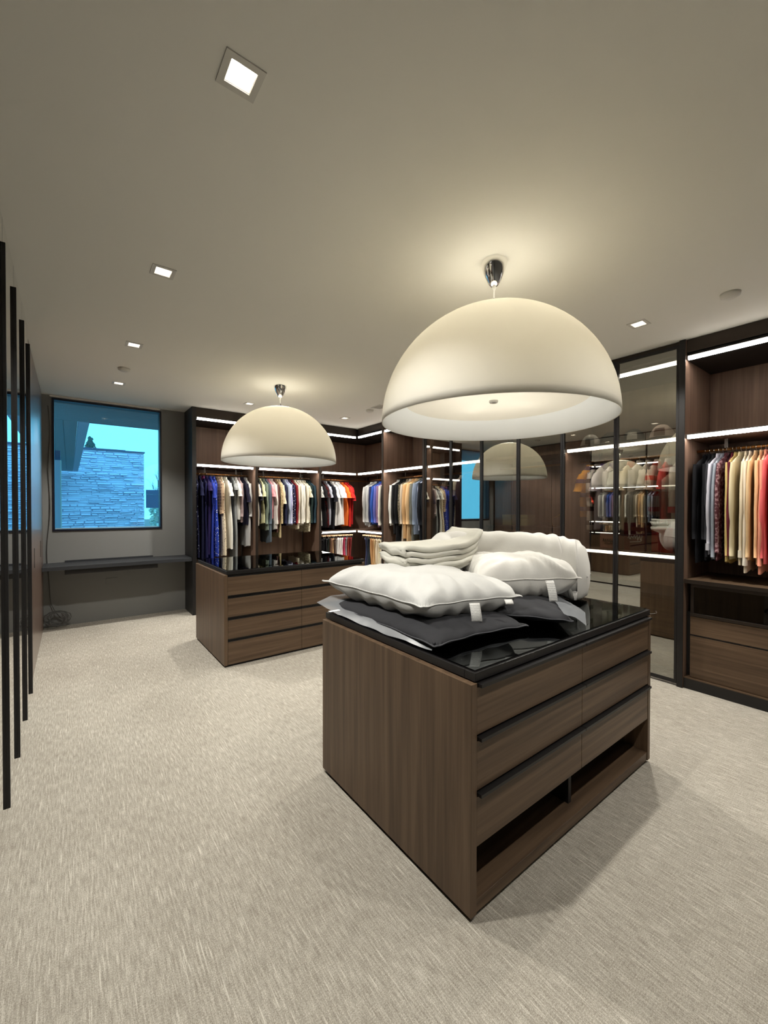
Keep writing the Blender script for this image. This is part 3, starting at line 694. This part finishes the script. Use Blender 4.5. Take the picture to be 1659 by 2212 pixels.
# ------------------------------------------------------------------ left cabinets
PULLS = [2.628, 3.122, 3.636, 4.132]
def left_cabinets():
    ys = [.16, .65, 1.145, 1.64, 2.135, 2.64, 3.135, 3.65, 4.146]
    nm = ['beside the camera', 'second from the camera', 'third from the camera', 'fourth from the camera', 'with the nearest black pull at the left edge', 'with the second black pull', 'with the third black pull', 'with the fourth black pull, next to the wood doors']
    for k in range(8):
        a, b = ys[k]+.002, ys[k+1]-.002
        t = thing('mirror_cabinet', 'tall mirrored left-wall cabinet '+nm[k], 'cabinet', (XL-.3, (a+b)/2, 0), 0, 'mirrored cabinets along the left wall')
        bx('carcass', (XL-.58, XL-.022, a, b, 0, H-.004), 'dark_interior', t); d = bx('door', (XL-.021, XL-.006, a, b, .06, H-.02), 'black_metal', t)
        bx('mirror_pane', (XL-.0055, XL+.0165, a+.001, b-.001, .03, H-.022), 'mirror', d)
        y = b-.012
        bx('pull_bar', (XL+.0167, XL+.0295, y-.014, y, .077, 2.73), 'black_metal', d)
    ys = [4.150, 4.985, 6.02, 6.50]; nm = ['next to the mirrored doors', 'with a dark slot pull in the middle', 'closest to the window wall']
    for k in range(3):
        a, b = ys[k]+.002, ys[k+1]-.002
        t = thing('tall_cabinet', 'tall glossy walnut cabinet on the left wall '+nm[k], 'cabinet', (XL-.3, (a+b)/2, 0), 0, 'walnut cabinets along the left wall')
        bx('carcass', (XL-.58, XL-.022, a, b, 0, H-.004), 'dark_interior', t); d = bx('door', (XL-.021, XL, a, b, .02, H-.02), 'gloss_walnut', t)
        if k < 2: bx('slot_pull', (XL-.002, XL+.003, b-.03, b-.012, .94, 1.12), 'black_metal', d)
left_cabinets()

# ------------------------------------------------------------------ desk, cables, outlet
dk = thing('floating_desk', 'black floating desk shelf below the window', 'desk', (.55, YW-.22, .75))
bx('desk_top', (XL+.002, 1.345, 6.15, YW-.001, .752, .80), 'desk_black', dk, .003); bx('desk_drawer', (-.05, .93, 6.19, YW-.03, .695, .7515), 'black_plastic', dk); bx('back_lip', (-.05, .93, YW-.03, YW-.002, .8005, .822), 'desk_black', dk)
o = bx('wall_outlet', (.378, .512, YW-.006, YW, .47, .55), 'wall_paint', None, .002); tag(o, 'flush beige cover plate on the wall under the desk', 'outlet')
rr = random.Random(2); pts = []
for k in range(150):
    a = k*.42; r = .085+.035*sin(k*.31)+.01*rr.random(); pts.append((-.13+r*cos(a)*1.15, 6.47+.05*sin(a*.7)+.02*rr.random(), .014+max(0, .10+.085*sin(a)+.02*rr.random())))
o = MB().tube(pts, .0035, 5).build('cable_coil', 'cable_grey', smooth=True); tag(o, 'tangled coil of grey cable on the carpet in the left corner', 'cable')
pts = [(-.205+.012*sin(k*.55)+.01*sin(k*.21), YW-.012-.004*sin(k), 2.75-k*.09) for k in range(27)]+[(-.19, YW-.03, .30), (-.15, YW-.05, .20), (-.10, YW-.06, .12)]
o = MB().tube(pts, .0045, 5).build('hanging_cable', 'cable_grey', smooth=True); tag(o, 'thin cable hanging down the wall left of the window', 'cable')

# ------------------------------------------------------------------ garments
def hanger(loc, rotz, bay, what, w=.2):
    t = thing('clothes_hanger', 'black hanger carrying the %s, %s' % (what, bay), 'hanger', loc, rotz, 'hangers on the '+bay)
    b = MB().tube([(0, -w, -.135), (0, -w*.5, -.10), (0, 0, -.068), (0, w*.5, -.10), (0, w, -.135)], .005, 5); b.build('bar', 'hanger_black', t, smooth=True, local=True)
    pts = [(0, 0, -.068), (0, 0, -.03)]+[(0, .0165*sin(a), -.0005-.0165*cos(a)+.0) for a in [.0+.5*i for i in range(0, 8)]]
    MB().tube([(0, 0, -.066), (0, 0, -.022), (0, .010, -.016), (0, .0165, .0), (0, .010, .0145), (0, 0, .0168), (0, -.012, .0125)], .0018, 5).build('hook', 'hook_steel', t, smooth=True, local=True)
    return t
def garment(name, label, cat, group, loc, rotz, col, length, sleeve='long', th=.02, shoulder=.2, flare=0.0, pattern=None, col2=None, seed=0, collar=None, cuff=None, sl=None, sleeveless=False):
    rr = random.Random(seed*17+3)
    t = thing(name, label, cat, loc, rotz, group)
    mat = fabric(col, pattern, col2=col2)
    z0 = -.062; Mz, Nn = 16, 30; G = []; ph = rr.uniform(0, 6); lean = rr.uniform(-.012, .012)
    for i in range(Mz):
        s = i/(Mz-1); z = z0-length*(s**1.25)
        dz = z0-z
        if dz < .075:
            q = dz/.075; w = .055+(shoulder-.055)*q**.75; d = th*(.35+.55*q)
        else:
            q = (dz-.075)/(length-.075); w = shoulder*(1-.10*sin(min(q*1.6, 1)*pi))+flare*q; d = th*(.9+.15*q)
        row = []
        for k in range(Nn):
            a = 2*pi*k/Nn; ca, sa = cos(a), sin(a)
            y = w*abs(sa)**.72*(1 if sa > 0 else -1); x = d*abs(ca)**.6*(1 if ca > 0 else -1)
            if dz > .075:
                rip = min(1, (dz-.075)/.25)
                x += th*.30*rip*sin(y*38+ph+2*s)*(1 if True else 0)
                y += .010*rip*sin(s*7+ph)
            z_ = z+(.012*sin(y*30+ph) if i == Mz-1 else 0)
            row.append((x+lean*s, y, z_))
        G.append(row+[row[0]])
    mb = MB().grid(G)
    nn = Nn+1; mb.add([], []); c0 = len(mb.v); mb.v.append((0, 0, z0+.006)); mb.f += [(k+1, k, c0) for k in range(Nn)]
    mb.build('body', mat, t, smooth=True, local=True)
    # sleeves
    if sleeve in ('long', 'short'):
        sl_ = sl or (min(length*.92, .62) if sleeve == 'long' else .19)
        for sd in (1, -1):
            K = 9; ring = 10; G = []; ph2 = rr.uniform(0, 6); out = .05 if sleeve == 'long' else .088; o2 = rr.uniform(-.008, .008)
            for i in range(K):
                s = i/(K-1)
                if sleeve == 'long': y = shoulder-.028+out*sin(min(1, s*1.7)*pi/2)*.8-.02*s; z = z0-.065-sl_*s; ry = .044-.012*s; rx = th*(.98-.12*s)
                else: y = shoulder-.04+out*s; z = z0-.07-sl_*s; ry = .05+.012*s; rx = th*1.05
                y += .006*sin(s*9+ph2); row = []
                for k in range(ring):
                    a = 2*pi*k/ring; row.append((o2*s+rx*cos(a)+.1*th*sin(s*14+ph2), sd*(y+ry*sin(a)*(1+.10*sin(s*17+ph2+a))), z))
                G.append(row+[row[0]])
            mbs = MB().grid(G); mbs.f.append(tuple(range((K-1)*(ring+1), (K-1)*(ring+1)+ring))); so = mbs.build('sleeve', mat, t, smooth=True, local=True)
            if sleeve == 'long' and cuff:
                y = sum(p[1] for p in G[-1][:ring])/ring; z = G[-1][0][2]; G2 = []
                for zz, g in ((z+.05, 1.12), (z-.006, 1.16)):
                    r2 = [(o2+th*.92*g*cos(2*pi*k/ring), y+sd*.034*g*sin(2*pi*k/ring), zz) for k in range(ring)]; G2.append(r2+[r2[0]])
                MB().grid(G2).build('cuff', fabric(cuff), so, smooth=True, local=True)
    if not sleeveless:
        cm = fabric(collar) if collar else mat; G = []
        for zz, g, tt in ((z0-.030, 1.25, 1.0), (z0+.012, 1.05, .95), (z0+.03, .9, .85), (z0+.012, .75, .7)):
            r2 = [(th*.75*tt*cos(2*pi*k/12), .062*g*sin(2*pi*k/12), zz+(.010 if sin(2*pi*k/12) < 0 else 0)) for k in range(12)]; G.append(r2+[r2[0]])
        MB().grid(G).build('collar', cm, t, smooth=True, local=True)
    return t
def rail(bay, items, start, end, axis, noun_group, RODR=XR+.29, sh=None):
    n = len(items)
    for i, it in enumerate(items):
        it = dict(it); u = start+(end-start)*(i+.5)/n; sp = abs(end-start)/n
        jig = R.uniform(-.25, .25)*sp*.5
        if axis == 'x': loc = (u+jig, RODB, ZROD+.0127-.0017+.0); rz = pi+R.uniform(-.10, .10)
        else: loc = (RODR, u+jig, ZROD+.011); rz = pi/2+R.uniform(-.10, .10)
        loc = (loc[0], loc[1], ZROD)
        nm, d, cat = it.pop('n'), it.pop('d'), it.pop('cat', None)
        cat = cat or nm.split('_')[-1]
        lab = '%s, %s from left, %s' % (d, ORD[i], bay)
        if sh: it['shoulder'] = sh
        it.setdefault('th', min(.030, max(.011, sp*.50)))
        hanger(loc, rz, bay, d)
        garment(nm, lab, cat, noun_group, loc, rz, it.pop('c'), it.pop('l'), seed=i+int(u*100), **it)
def g(n, d, c, l, **k): return dict(n=n, d=d, c=c, l=l, **k)
rail('dress rail nearest the window', [
    g('long_dress', 'navy gown with pale speckles', (22, 24, 52), 1.15, pattern='dots', col2=(170, 175, 190), sleeve=None),
    g('long_dress', 'dark navy gown', (18, 20, 48), 1.2, sleeve='short'),
    g('long_dress', 'deep navy dress', (24, 24, 62), 1.15, sleeve=None, collar=(120, 50, 90)),
    g('long_dress', 'dark plum and navy dress', (36, 26, 70), 1.1, sleeve='short', sl=.12),
    g('long_dress', 'royal blue gown', (38, 54, 140), 1.2, sleeve='short', sl=.22),
    g('long_dress', 'blue dress with pale dots', (40, 62, 160), 1.15, pattern='dots', sleeve=None, flare=.02),
    g('short_coat', 'beige trench coat with plaid panel', (176, 150, 122), .52, pattern='plaid', col2=(90, 66, 54), sleeve='long', sl=.45),
    g('long_dress', 'cream dress with brown dots', (222, 206, 178), 1.14, pattern='dots', col2=(110, 80, 60), sleeve=None, flare=.03),
    g('long_dress', 'white dress', (228, 224, 212), 1.04, sleeve='short', flare=.05),
    g('long_dress', 'black dress', (20, 20, 24), 1.0, sleeve=None),
    g('jumpsuit', 'grey jumpsuit', (136, 138, 138), 1.2, sleeve='short', sl=.1),
    g('blouse', 'white short-sleeved blouse', (214, 212, 206), .62, sleeve='short'),
    g('blouse', 'dusty pink grey blouse', (158, 138, 136), .66, sleeve='long', sl=.5),
    g('blouse', 'dark navy short-sleeved blouse', (30, 28, 44), .70, sleeve='short', sl=.28),
    g('dress', 'pale grey dress', (186, 184, 182), 1.02, sleeve='long', sl=.5),
], 1.43, 2.21, 'x', 'dresses on the rail nearest the window')
rail('rail behind the far dome lamp', [
    g('blouse', 'cream blouse', (214, 206, 192), .72, sleeve='short'), g('blouse', 'black short-sleeved top', (28, 26, 34), .60, sleeve='short', sl=.25), g('blouse', 'pale yellow top', (206, 204, 160), .68, sleeve='short'),
    g('shirt', 'sage green shirt', (120, 132, 118), .78), g('shirt', 'slate blue long tunic', (92, 104, 114), .98), g('shirt', 'pink shirt', (210, 140, 146), .60, sleeve='short'),
    g('shirt', 'off-white shirt', (216, 208, 200), .78, cuff=(226, 220, 212)), g('shirt', 'brown maroon shirt', (88, 56, 50), .82), g('jacket', 'khaki embroidered jacket', (190, 172, 132), .90, pattern='mottle', col2=(150, 128, 92)),
    g('shirt', 'beige linen shirt', (206, 190, 158), .62, sleeve='short', sl=.3), g('shirt', 'navy shirt', (36, 38, 62), .72), g('shirt', 'light blue shirt', (168, 178, 196), .70, cuff=(180, 188, 204)),
    g('shirt', 'lavender striped shirt', (170, 168, 206), .72, pattern='stripes', col2=(206, 206, 226)), g('shirt', 'navy dotted shirt', (34, 34, 60), .68, pattern='dots'), g('shirt', 'dark red shirt', (120, 30, 38), .70),
    g('shirt', 'cream shirt', (212, 200, 178), .78), g('shirt', 'white shirt', (226, 222, 212), .72, cuff=(232, 228, 220)), g('blouse', 'white ruffled blouse', (226, 220, 206), .66, flare=.03), g('shirt', 'ivory pleated shirt', (220, 212, 194), .68, flare=.02),
    g('blouse', 'ivory patterned blouse', (212, 204, 180), .84, pattern='mottle', col2=(150, 140, 110), sleeve='short'), g('shirt', 'dark green shirt', (36, 50, 48), .68), g('shirt', 'dark teal shirt', (44, 64, 74), .70),
], 2.30, 3.285, 'x', 'shirts on the rail behind the far dome lamp')
rail('back rail running into the corner', [
    g('t_shirt', 'white striped t-shirt', (206, 204, 196), .74, pattern='stripes', col2=(150, 150, 146), sleeve='short'), g('t_shirt', 'black t-shirt', (20, 19, 22), .78, sleeve='short'), g('t_shirt', 'black t-shirt with red print', (24, 20, 22), .78, pattern='mottle', col2=(90, 24, 24), sleeve='short'),
    g('t_shirt', 'light grey t-shirt', (158, 160, 170), .74, sleeve='short'), g('t_shirt', 'black loose t-shirt', (24, 24, 30), .80, sleeve='short', sl=.26), g('t_shirt', 'plain white t-shirt', (226, 222, 218), .74, sleeve='short'), g('t_shirt', 'bright white t-shirt', (234, 232, 230), .74, sleeve='short'),
    g('t_shirt', 'white t-shirt', (226, 222, 216), .72, sleeve='short'), g('t_shirt', 'orange t-shirt', (226, 110, 44), .76, sleeve='short'), g('t_shirt', 'red t-shirt', (206, 44, 36), .76, sleeve='short'), g('t_shirt', 'crimson t-shirt', (176, 32, 34), .72, sleeve='short', sl=.24),
], 3.37, 4.075, 'x', 't-shirts on the back rail in the corner')
rail('right rail running into the corner', [
    g('sweater', 'light grey sweater', (186, 184, 180), .72), g('sweater', 'heather grey sweater', (150, 150, 148), .74), g('sweater', 'silver grey sweater', (172, 172, 170), .76), g('sweater', 'navy sweater', (34, 40, 72), .72),
    g('sweater', 'bright blue sweater', (48, 82, 160), .72), g('sweater', 'violet blue sweater', (96, 98, 170), .70), g('sweater', 'mauve sweater', (128, 100, 128), .76), g('sweater', 'cream knit sweater', (214, 208, 192), .74, sl=.66), g('sweater', 'black sweater', (26, 26, 34), .76), g('sweater', 'pale grey sweater', (190, 192, 184), .72),
], 6.10, 5.40, 'y', 'sweaters on the right rail in the corner')
rail('coat rail beside the glass doors', [
    g('jacket', 'white jacket', (216, 214, 208), .72), g('jacket', 'black leather jacket', (24, 23, 24), .86), g('jacket', 'black long coat', (20, 20, 22), .98), g('jacket', 'camouflage jacket', (110, 100, 82), .72, pattern='mottle', col2=(60, 58, 48)),
    g('coat', 'greige coat', (178, 164, 146), .98), g('coat', 'camel wool coat', (186, 148, 104), .92, shoulder=.22), g('coat', 'light camel coat', (196, 162, 120), .98, shoulder=.21), g('coat', 'grey green coat', (98, 98, 90), .92),
    g('jacket', 'blue grey puffer jacket', (112, 122, 138), .84, shoulder=.22), g('jacket', 'pale blue jacket', (158, 164, 186), .76), g('coat', 'black parka', (22, 24, 30), .98, shoulder=.23), g('coat', 'black padded coat', (18, 19, 23), 1.02, shoulder=.23),
], 5.33, 4.43, 'y', 'coats beside the glass doors')
rail('shirt rail at the right edge', [
    g('jacket', 'black suit jacket', (20, 20, 24), .88, shoulder=.215), g('jacket', 'black blazer', (22, 22, 26), .86, shoulder=.21), g('jacket', 'charcoal blazer', (44, 44, 48), .84), g('shirt', 'pale lilac grey shirt', (196, 194, 204), .80, cuff=(206, 204, 212), sl=.70),
    g('shirt', 'grey blue shirt', (140, 146, 156), .84, sl=.76), g('shirt', 'burgundy patterned shirt', (84, 44, 50), .84, pattern='mottle', col2=(150, 120, 124), sl=.72), g('shirt', 'wine shirt', (92, 30, 44), .82, sl=.74), g('shirt', 'mustard shirt', (190, 166, 106), .86, sl=.74),
    g('shirt', 'pale khaki shirt', (204, 190, 156), .84, sl=.74), g('shirt', 'cream shirt', (216, 200, 172), .86, cuff=(232, 222, 204), sl=.74), g('shirt', 'off-white shirt', (222, 206, 184), .92, cuff=(238, 230, 216), sl=.80), g('shirt', 'sand shirt', (214, 182, 140), .84, sl=.74),
    g('shirt', 'peach shirt', (232, 182, 138), .86, sl=.74), g('shirt', 'light coral shirt', (230, 152, 126), .92, sl=.80), g('shirt', 'coral pink shirt', (222, 104, 104), .86, sl=.74), g('shirt', 'coral red shirt', (206, 82, 86), .84, sl=.72),
    g('shirt', 'pale blue grey shirt', (190, 200, 206), .82, cuff=(206, 214, 218), sl=.74), g('shirt', 'blue plaid shirt', (108, 122, 158), .84, pattern='plaid', col2=(190, 200, 220), sl=.74), g('shirt', 'white shirt', (222, 222, 220), .82, sl=.72), g('shirt', 'sky blue shirt', (150, 172, 204), .82, sl=.72),
], 1.175, .58, 'y', 'shirts at the right edge')
rail('rail inside the jersey cabinet', [
    g('jersey', 'golden yellow jersey', (224, 156, 40), .52, sleeve='short', pattern='bands', col2=(70, 44, 90)), g('jersey', 'white jersey with black bands', (220, 216, 210), .66, sleeve='long', pattern='bands', col2=(40, 36, 44), sl=.34),
    g('jersey', 'lilac white jersey', (206, 200, 210), .64, sleeve='short', collar=(90, 60, 130)), g('jersey', 'white jersey with purple collar', (226, 222, 220), .78, sleeve='long', sl=.52, collar=(84, 56, 130)), g('jersey', 'grey white jersey', (196, 198, 190), .6, sleeve='short'),
    g('jersey', 'cream jersey with orange trim', (226, 216, 186), .64, sleeve='short', collar=(220, 110, 50)), g('hoodie', 'white hoodie', (224, 220, 208), .72), g('jersey', 'ivory jersey', (218, 212, 198), .7, sleeve='short'),
    g('jersey', 'cream jersey with red stripe', (222, 202, 184), .5, sleeve='short', pattern='bands', col2=(200, 70, 50)), g('jersey', 'red and white jersey', (206, 70, 66), .56, sleeve='short', collar=(232, 228, 224)), g('jersey', 'white jersey with red cuffs', (226, 216, 206), .6, sleeve='long', sl=.4, cuff=(190, 40, 50)),
], 2.24, 1.34, 'y', 'jerseys behind the glass doors', XR+.36, .185)
rail('rail in the first glass wardrobe', [
    g('jacket', 'dark brown jacket', (58, 46, 40), .8), g('dress', 'taupe dress', (120, 106, 92), 1.0, sleeve='short'), g('jacket', 'black jacket', (24, 22, 24), .8), g('dress', 'cream dress', (206, 198, 182), 1.0, sleeve='short'), g('jacket', 'plum jacket', (70, 44, 54), .76), g('coat', 'charcoal coat', (46, 44, 46), 1.0),
], 4.32, 3.75, 'y', 'garments in the glass wardrobe by the coats', XR+.36, .185)
# round patch on the parka
# ------------------------------------------------------------------ trousers below the corner shelf
def trousers(loc, rotz, col, label, group, ln, th, seed, pattern=None):
    rr = random.Random(seed)
    hg = thing('trouser_hanger', 'pale wooden hanger carrying the %s %s' % (label.split(',')[0], group.split('trousers ')[1]), 'hanger', loc, rotz, 'wooden hangers '+group.split('trousers ')[1])
    MB().box(-.007, .007, -.20, .24, -.006, .012).build('bar', 'pale_hanger_wood', hg, local=True, bevel=.002); MB().box(-.006, .006, .225, .243, -.04, -.006).build('clip', 'black_plastic', hg, local=True)
    t = thing('trousers', label, 'trousers', loc, rotz, group); mat = fabric(col, pattern)
    ph = rr.uniform(0, 6); G = []; Mz = 10
    for i in range(Mz):
        s = i/(Mz-1); z = -.04-ln*s; row = []
        for k in range(20):
            a = 2*pi*k/20; ca, sa = cos(a), sin(a); w = .17+.012*sin(s*5+ph)
            row.append((th*abs(ca)**.6*(1 if ca > 0 else -1)*(.8+.3*s)+.2*th*sin(sa*9+ph), .02+w*abs(sa)**.6*(1 if sa > 0 else -1), z))
        G.append(row+[row[0]])
    mb = MB().grid(G); mb.f.append(tuple(range(20))); mb.f.append(tuple(range((Mz-1)*21, (Mz-1)*21+20))); mb.build('legs', mat, t, smooth=True, local=True)
    MB().box(-th*.9, th*.9, -.15, .19, -.07, -.04).build('waistband', mat, t, local=True)
PB_ = [('black', (22, 22, 24)), ('black denim', (26, 26, 28)), ('charcoal', (34, 34, 36)), ('dark olive', (38, 44, 38)), ('brown and white', (120, 88, 70)), ('tan', (172, 138, 102)), ('dark brown', (84, 66, 58)), ('white', (226, 222, 220)), ('off-white', (220, 212, 208)), ('bright white', (232, 228, 226)), ('pink red', (176, 56, 84)), ('grey checked', (128, 124, 126)), ('brick red', (136, 56, 46)), ('maroon', (116, 40, 40))]
for i, (nm, c) in enumerate(PB_):
    x = 3.385+(4.02-3.385)*(i+.5)/len(PB_); trousers((x, RODB-.02, 1.005), pi+R.uniform(-.05, .05), c, '%s trousers, %s from left under the back corner shelf' % (nm, ORD[i]), 'trousers under the back corner shelf', .50+R.uniform(-.03, .05), .019, i)
PR_ = [('navy', (48, 52, 78)), ('dark denim', (40, 46, 58)), ('teal black', (34, 42, 46)), ('caramel', (178, 136, 92)), ('light caramel', (188, 150, 106)), ('sand', (206, 180, 140)), ('stone', (204, 190, 168)), ('cream', (226, 216, 186)), ('ivory', (230, 222, 202)), ('pale pink', (226, 212, 206)), ('white', (228, 224, 220))]
for i, (nm, c) in enumerate(PR_):
    y = 6.02+(5.42-6.02)*(i+.5)/len(PR_); trousers((RODR-.02, y, 1.005), pi/2+R.uniform(-.05, .05), c, '%s trousers, %s from left under the right corner shelf' % (nm, ORD[i]), 'trousers under the right corner shelf', .52+R.uniform(-.03, .05), .021, 40+i)
for tt, x0, x1 in ((B3, 3.37, 4.05),): bx('trouser_rail', (x0, x1, RODB-.03, RODB-.01, 1.018, 1.036), BRZ, tt)
bx('trouser_rail', (RODR-.03, RODR-.01, 5.405, 6.10, 1.018, 1.036), BRZ, R1)

# ------------------------------------------------------------------ caps and bags in glass wardrobes, boxes and lamp standing in for reflections
def cap(x, y, rz, col, brim, patch, label):
    t = thing('baseball_cap', label, 'cap', (x, y, ZL2+.016), rz, 'caps on the glass wardrobe shelf'); G = []
    for i in range(9):
        a = i/8*pi/2; r = .098*cos(a)**.85; z = .125*sin(a); G.append([(r*1.08*cos(2*pi*k/28), r*sin(2*pi*k/28), .004+z*(1 if cos(2*pi*k/28) < .3 else 1.08)) for k in range(29)])
    MB().grid(G).build('crown', fabric(col), t, smooth=True, local=True, solid=.003)
    G = [[((.100+.085*w*cos(th*.8))*cos(th), (.100+.02*w)*sin(th), .010+.012*(1-w)-.012*abs(sin(th))*w) for w in (0, .25, .5, .75, 1)] for th in [(-1.15+2.3*k/16) for k in range(17)]]
    MB().grid(G).build('brim', fabric(brim), t, smooth=True, local=True, solid=.004)
    MB().lathe([(0, .140), (.008, .136), (.009, .130)], (0, 0, 0), 12).build('button', fabric(col), t, smooth=True, local=True)
    G = [[(.1075*(.99-.16*w*w)*cos(th)+.004, .100*(.99-.16*w*w)*sin(th), .03+.07*w) for w in (0, .25, .5, .75, 1)] for th in [(-.45+.9*k/8) for k in range(9)]]
    MB().grid(G).build('front_patch', fabric(patch), t, smooth=True, local=True)
cap(4.26, 2.10, pi+.35, (208, 206, 198), (60, 58, 56), (110, 112, 110), 'white cap with grey patch behind the glass, leftmost')
cap(4.27, 1.905, pi-.2, (40, 40, 44), (36, 36, 40), (60, 60, 66), 'black cap behind the glass, second from left')
cap(4.28, 1.70, pi+.2, (52, 52, 56), (50, 50, 54), (220, 218, 210), 'dark cap with pale front behind the glass, third from left')
cap(4.25, 1.455, pi+.1, (226, 208, 198), (52, 46, 46), (120, 86, 74), 'cream trucker cap with brown patch behind the glass')
for k, y in enumerate((3.17, 2.94)):  # added boxes stand in for pale squares mirrored in the door glass
    t = thing('box_stand_in', ('left' if k == 0 else 'right')+' pale green box standing in for a reflected square, middle glass wardrobe', 'box', (4.40, y, 1.281), 0, 'pale green boxes')
    gm = plain('box_green', srgb((196, 196, 140)), .7); bx('box_body', (4.33, 4.47, y-.065, y+.065, 1.2815, 1.375), gm, t, .002); bx('lid', (4.325, 4.475, y-.068, y+.068, 1.3755, 1.41), gm, t, .002)
t = thing('lamp_stand_in', 'small brass desk lamp standing in for a reflected one, middle glass wardrobe', 'lamp', (4.40, 2.60, 1.281))  # lamp put inside the wardrobe in place of its mirror image
MB().lathe([(0, .008), (.045, .006), (.05, .0)], (4.40, 2.60, 1.2815), 24).build('base', 'gold', t, smooth=True); MB().tube([(4.40, 2.60, 1.287), (4.40, 2.60, 1.37), (4.40, 2.46, 1.44)], .006, 8).build('arm', 'gold', t, smooth=True); MB().lathe([(.01, .02), (.03, -.02), (.028, -.02)], (4.40, 2.45, 1.44), 16).build('lamp_shade', 'gold', t, smooth=True)
def bag(y, w, h, col, label, ink=None):
    t = thing('gift_bag', label, 'bag', (4.30, y, ZL3+.0165)); z = ZL3+.0168; mt = fabric(col)
    bx('bag_body', (4.22, 4.36, y-w/2, y+w/2, z, z+h), mt, t, .004)
    MB().tube([(4.225, y-w*.25, z+h), (4.225, y-w*.2, z+h+.07), (4.225, y+w*.2, z+h+.07), (4.225, y+w*.25, z+h)], .003, 6).build('handle', fabric((225, 220, 212)), t, smooth=True)
    if ink:
        mb = MB(); rr = random.Random(int(y*100))
        pts = [(4.2165, y+w*.30-w*.6*k/17, z+h*(.48+.10*sin(k*1.9)+.05*rr.uniform(-1, 1))) for k in range(18)]
        mb.tube(pts, .0042, 5); mb.tube([(4.2165, y+w*.22, z+h*.30), (4.2165, y-w*.26, z+h*.34)], .003, 5)
        mb.build('script_print', fabric(ink), t)
bag(1.66, .20, .26, (104, 26, 38), 'dark red bag with white script behind the glass doors', (226, 222, 218)); bag(1.44, .17, .22, (186, 40, 40), 'bright red bag behind the right glass door')
bag(1.90, .17, .16, (206, 150, 138), 'small pink bag with dark marks behind the glass doors', (70, 40, 44))
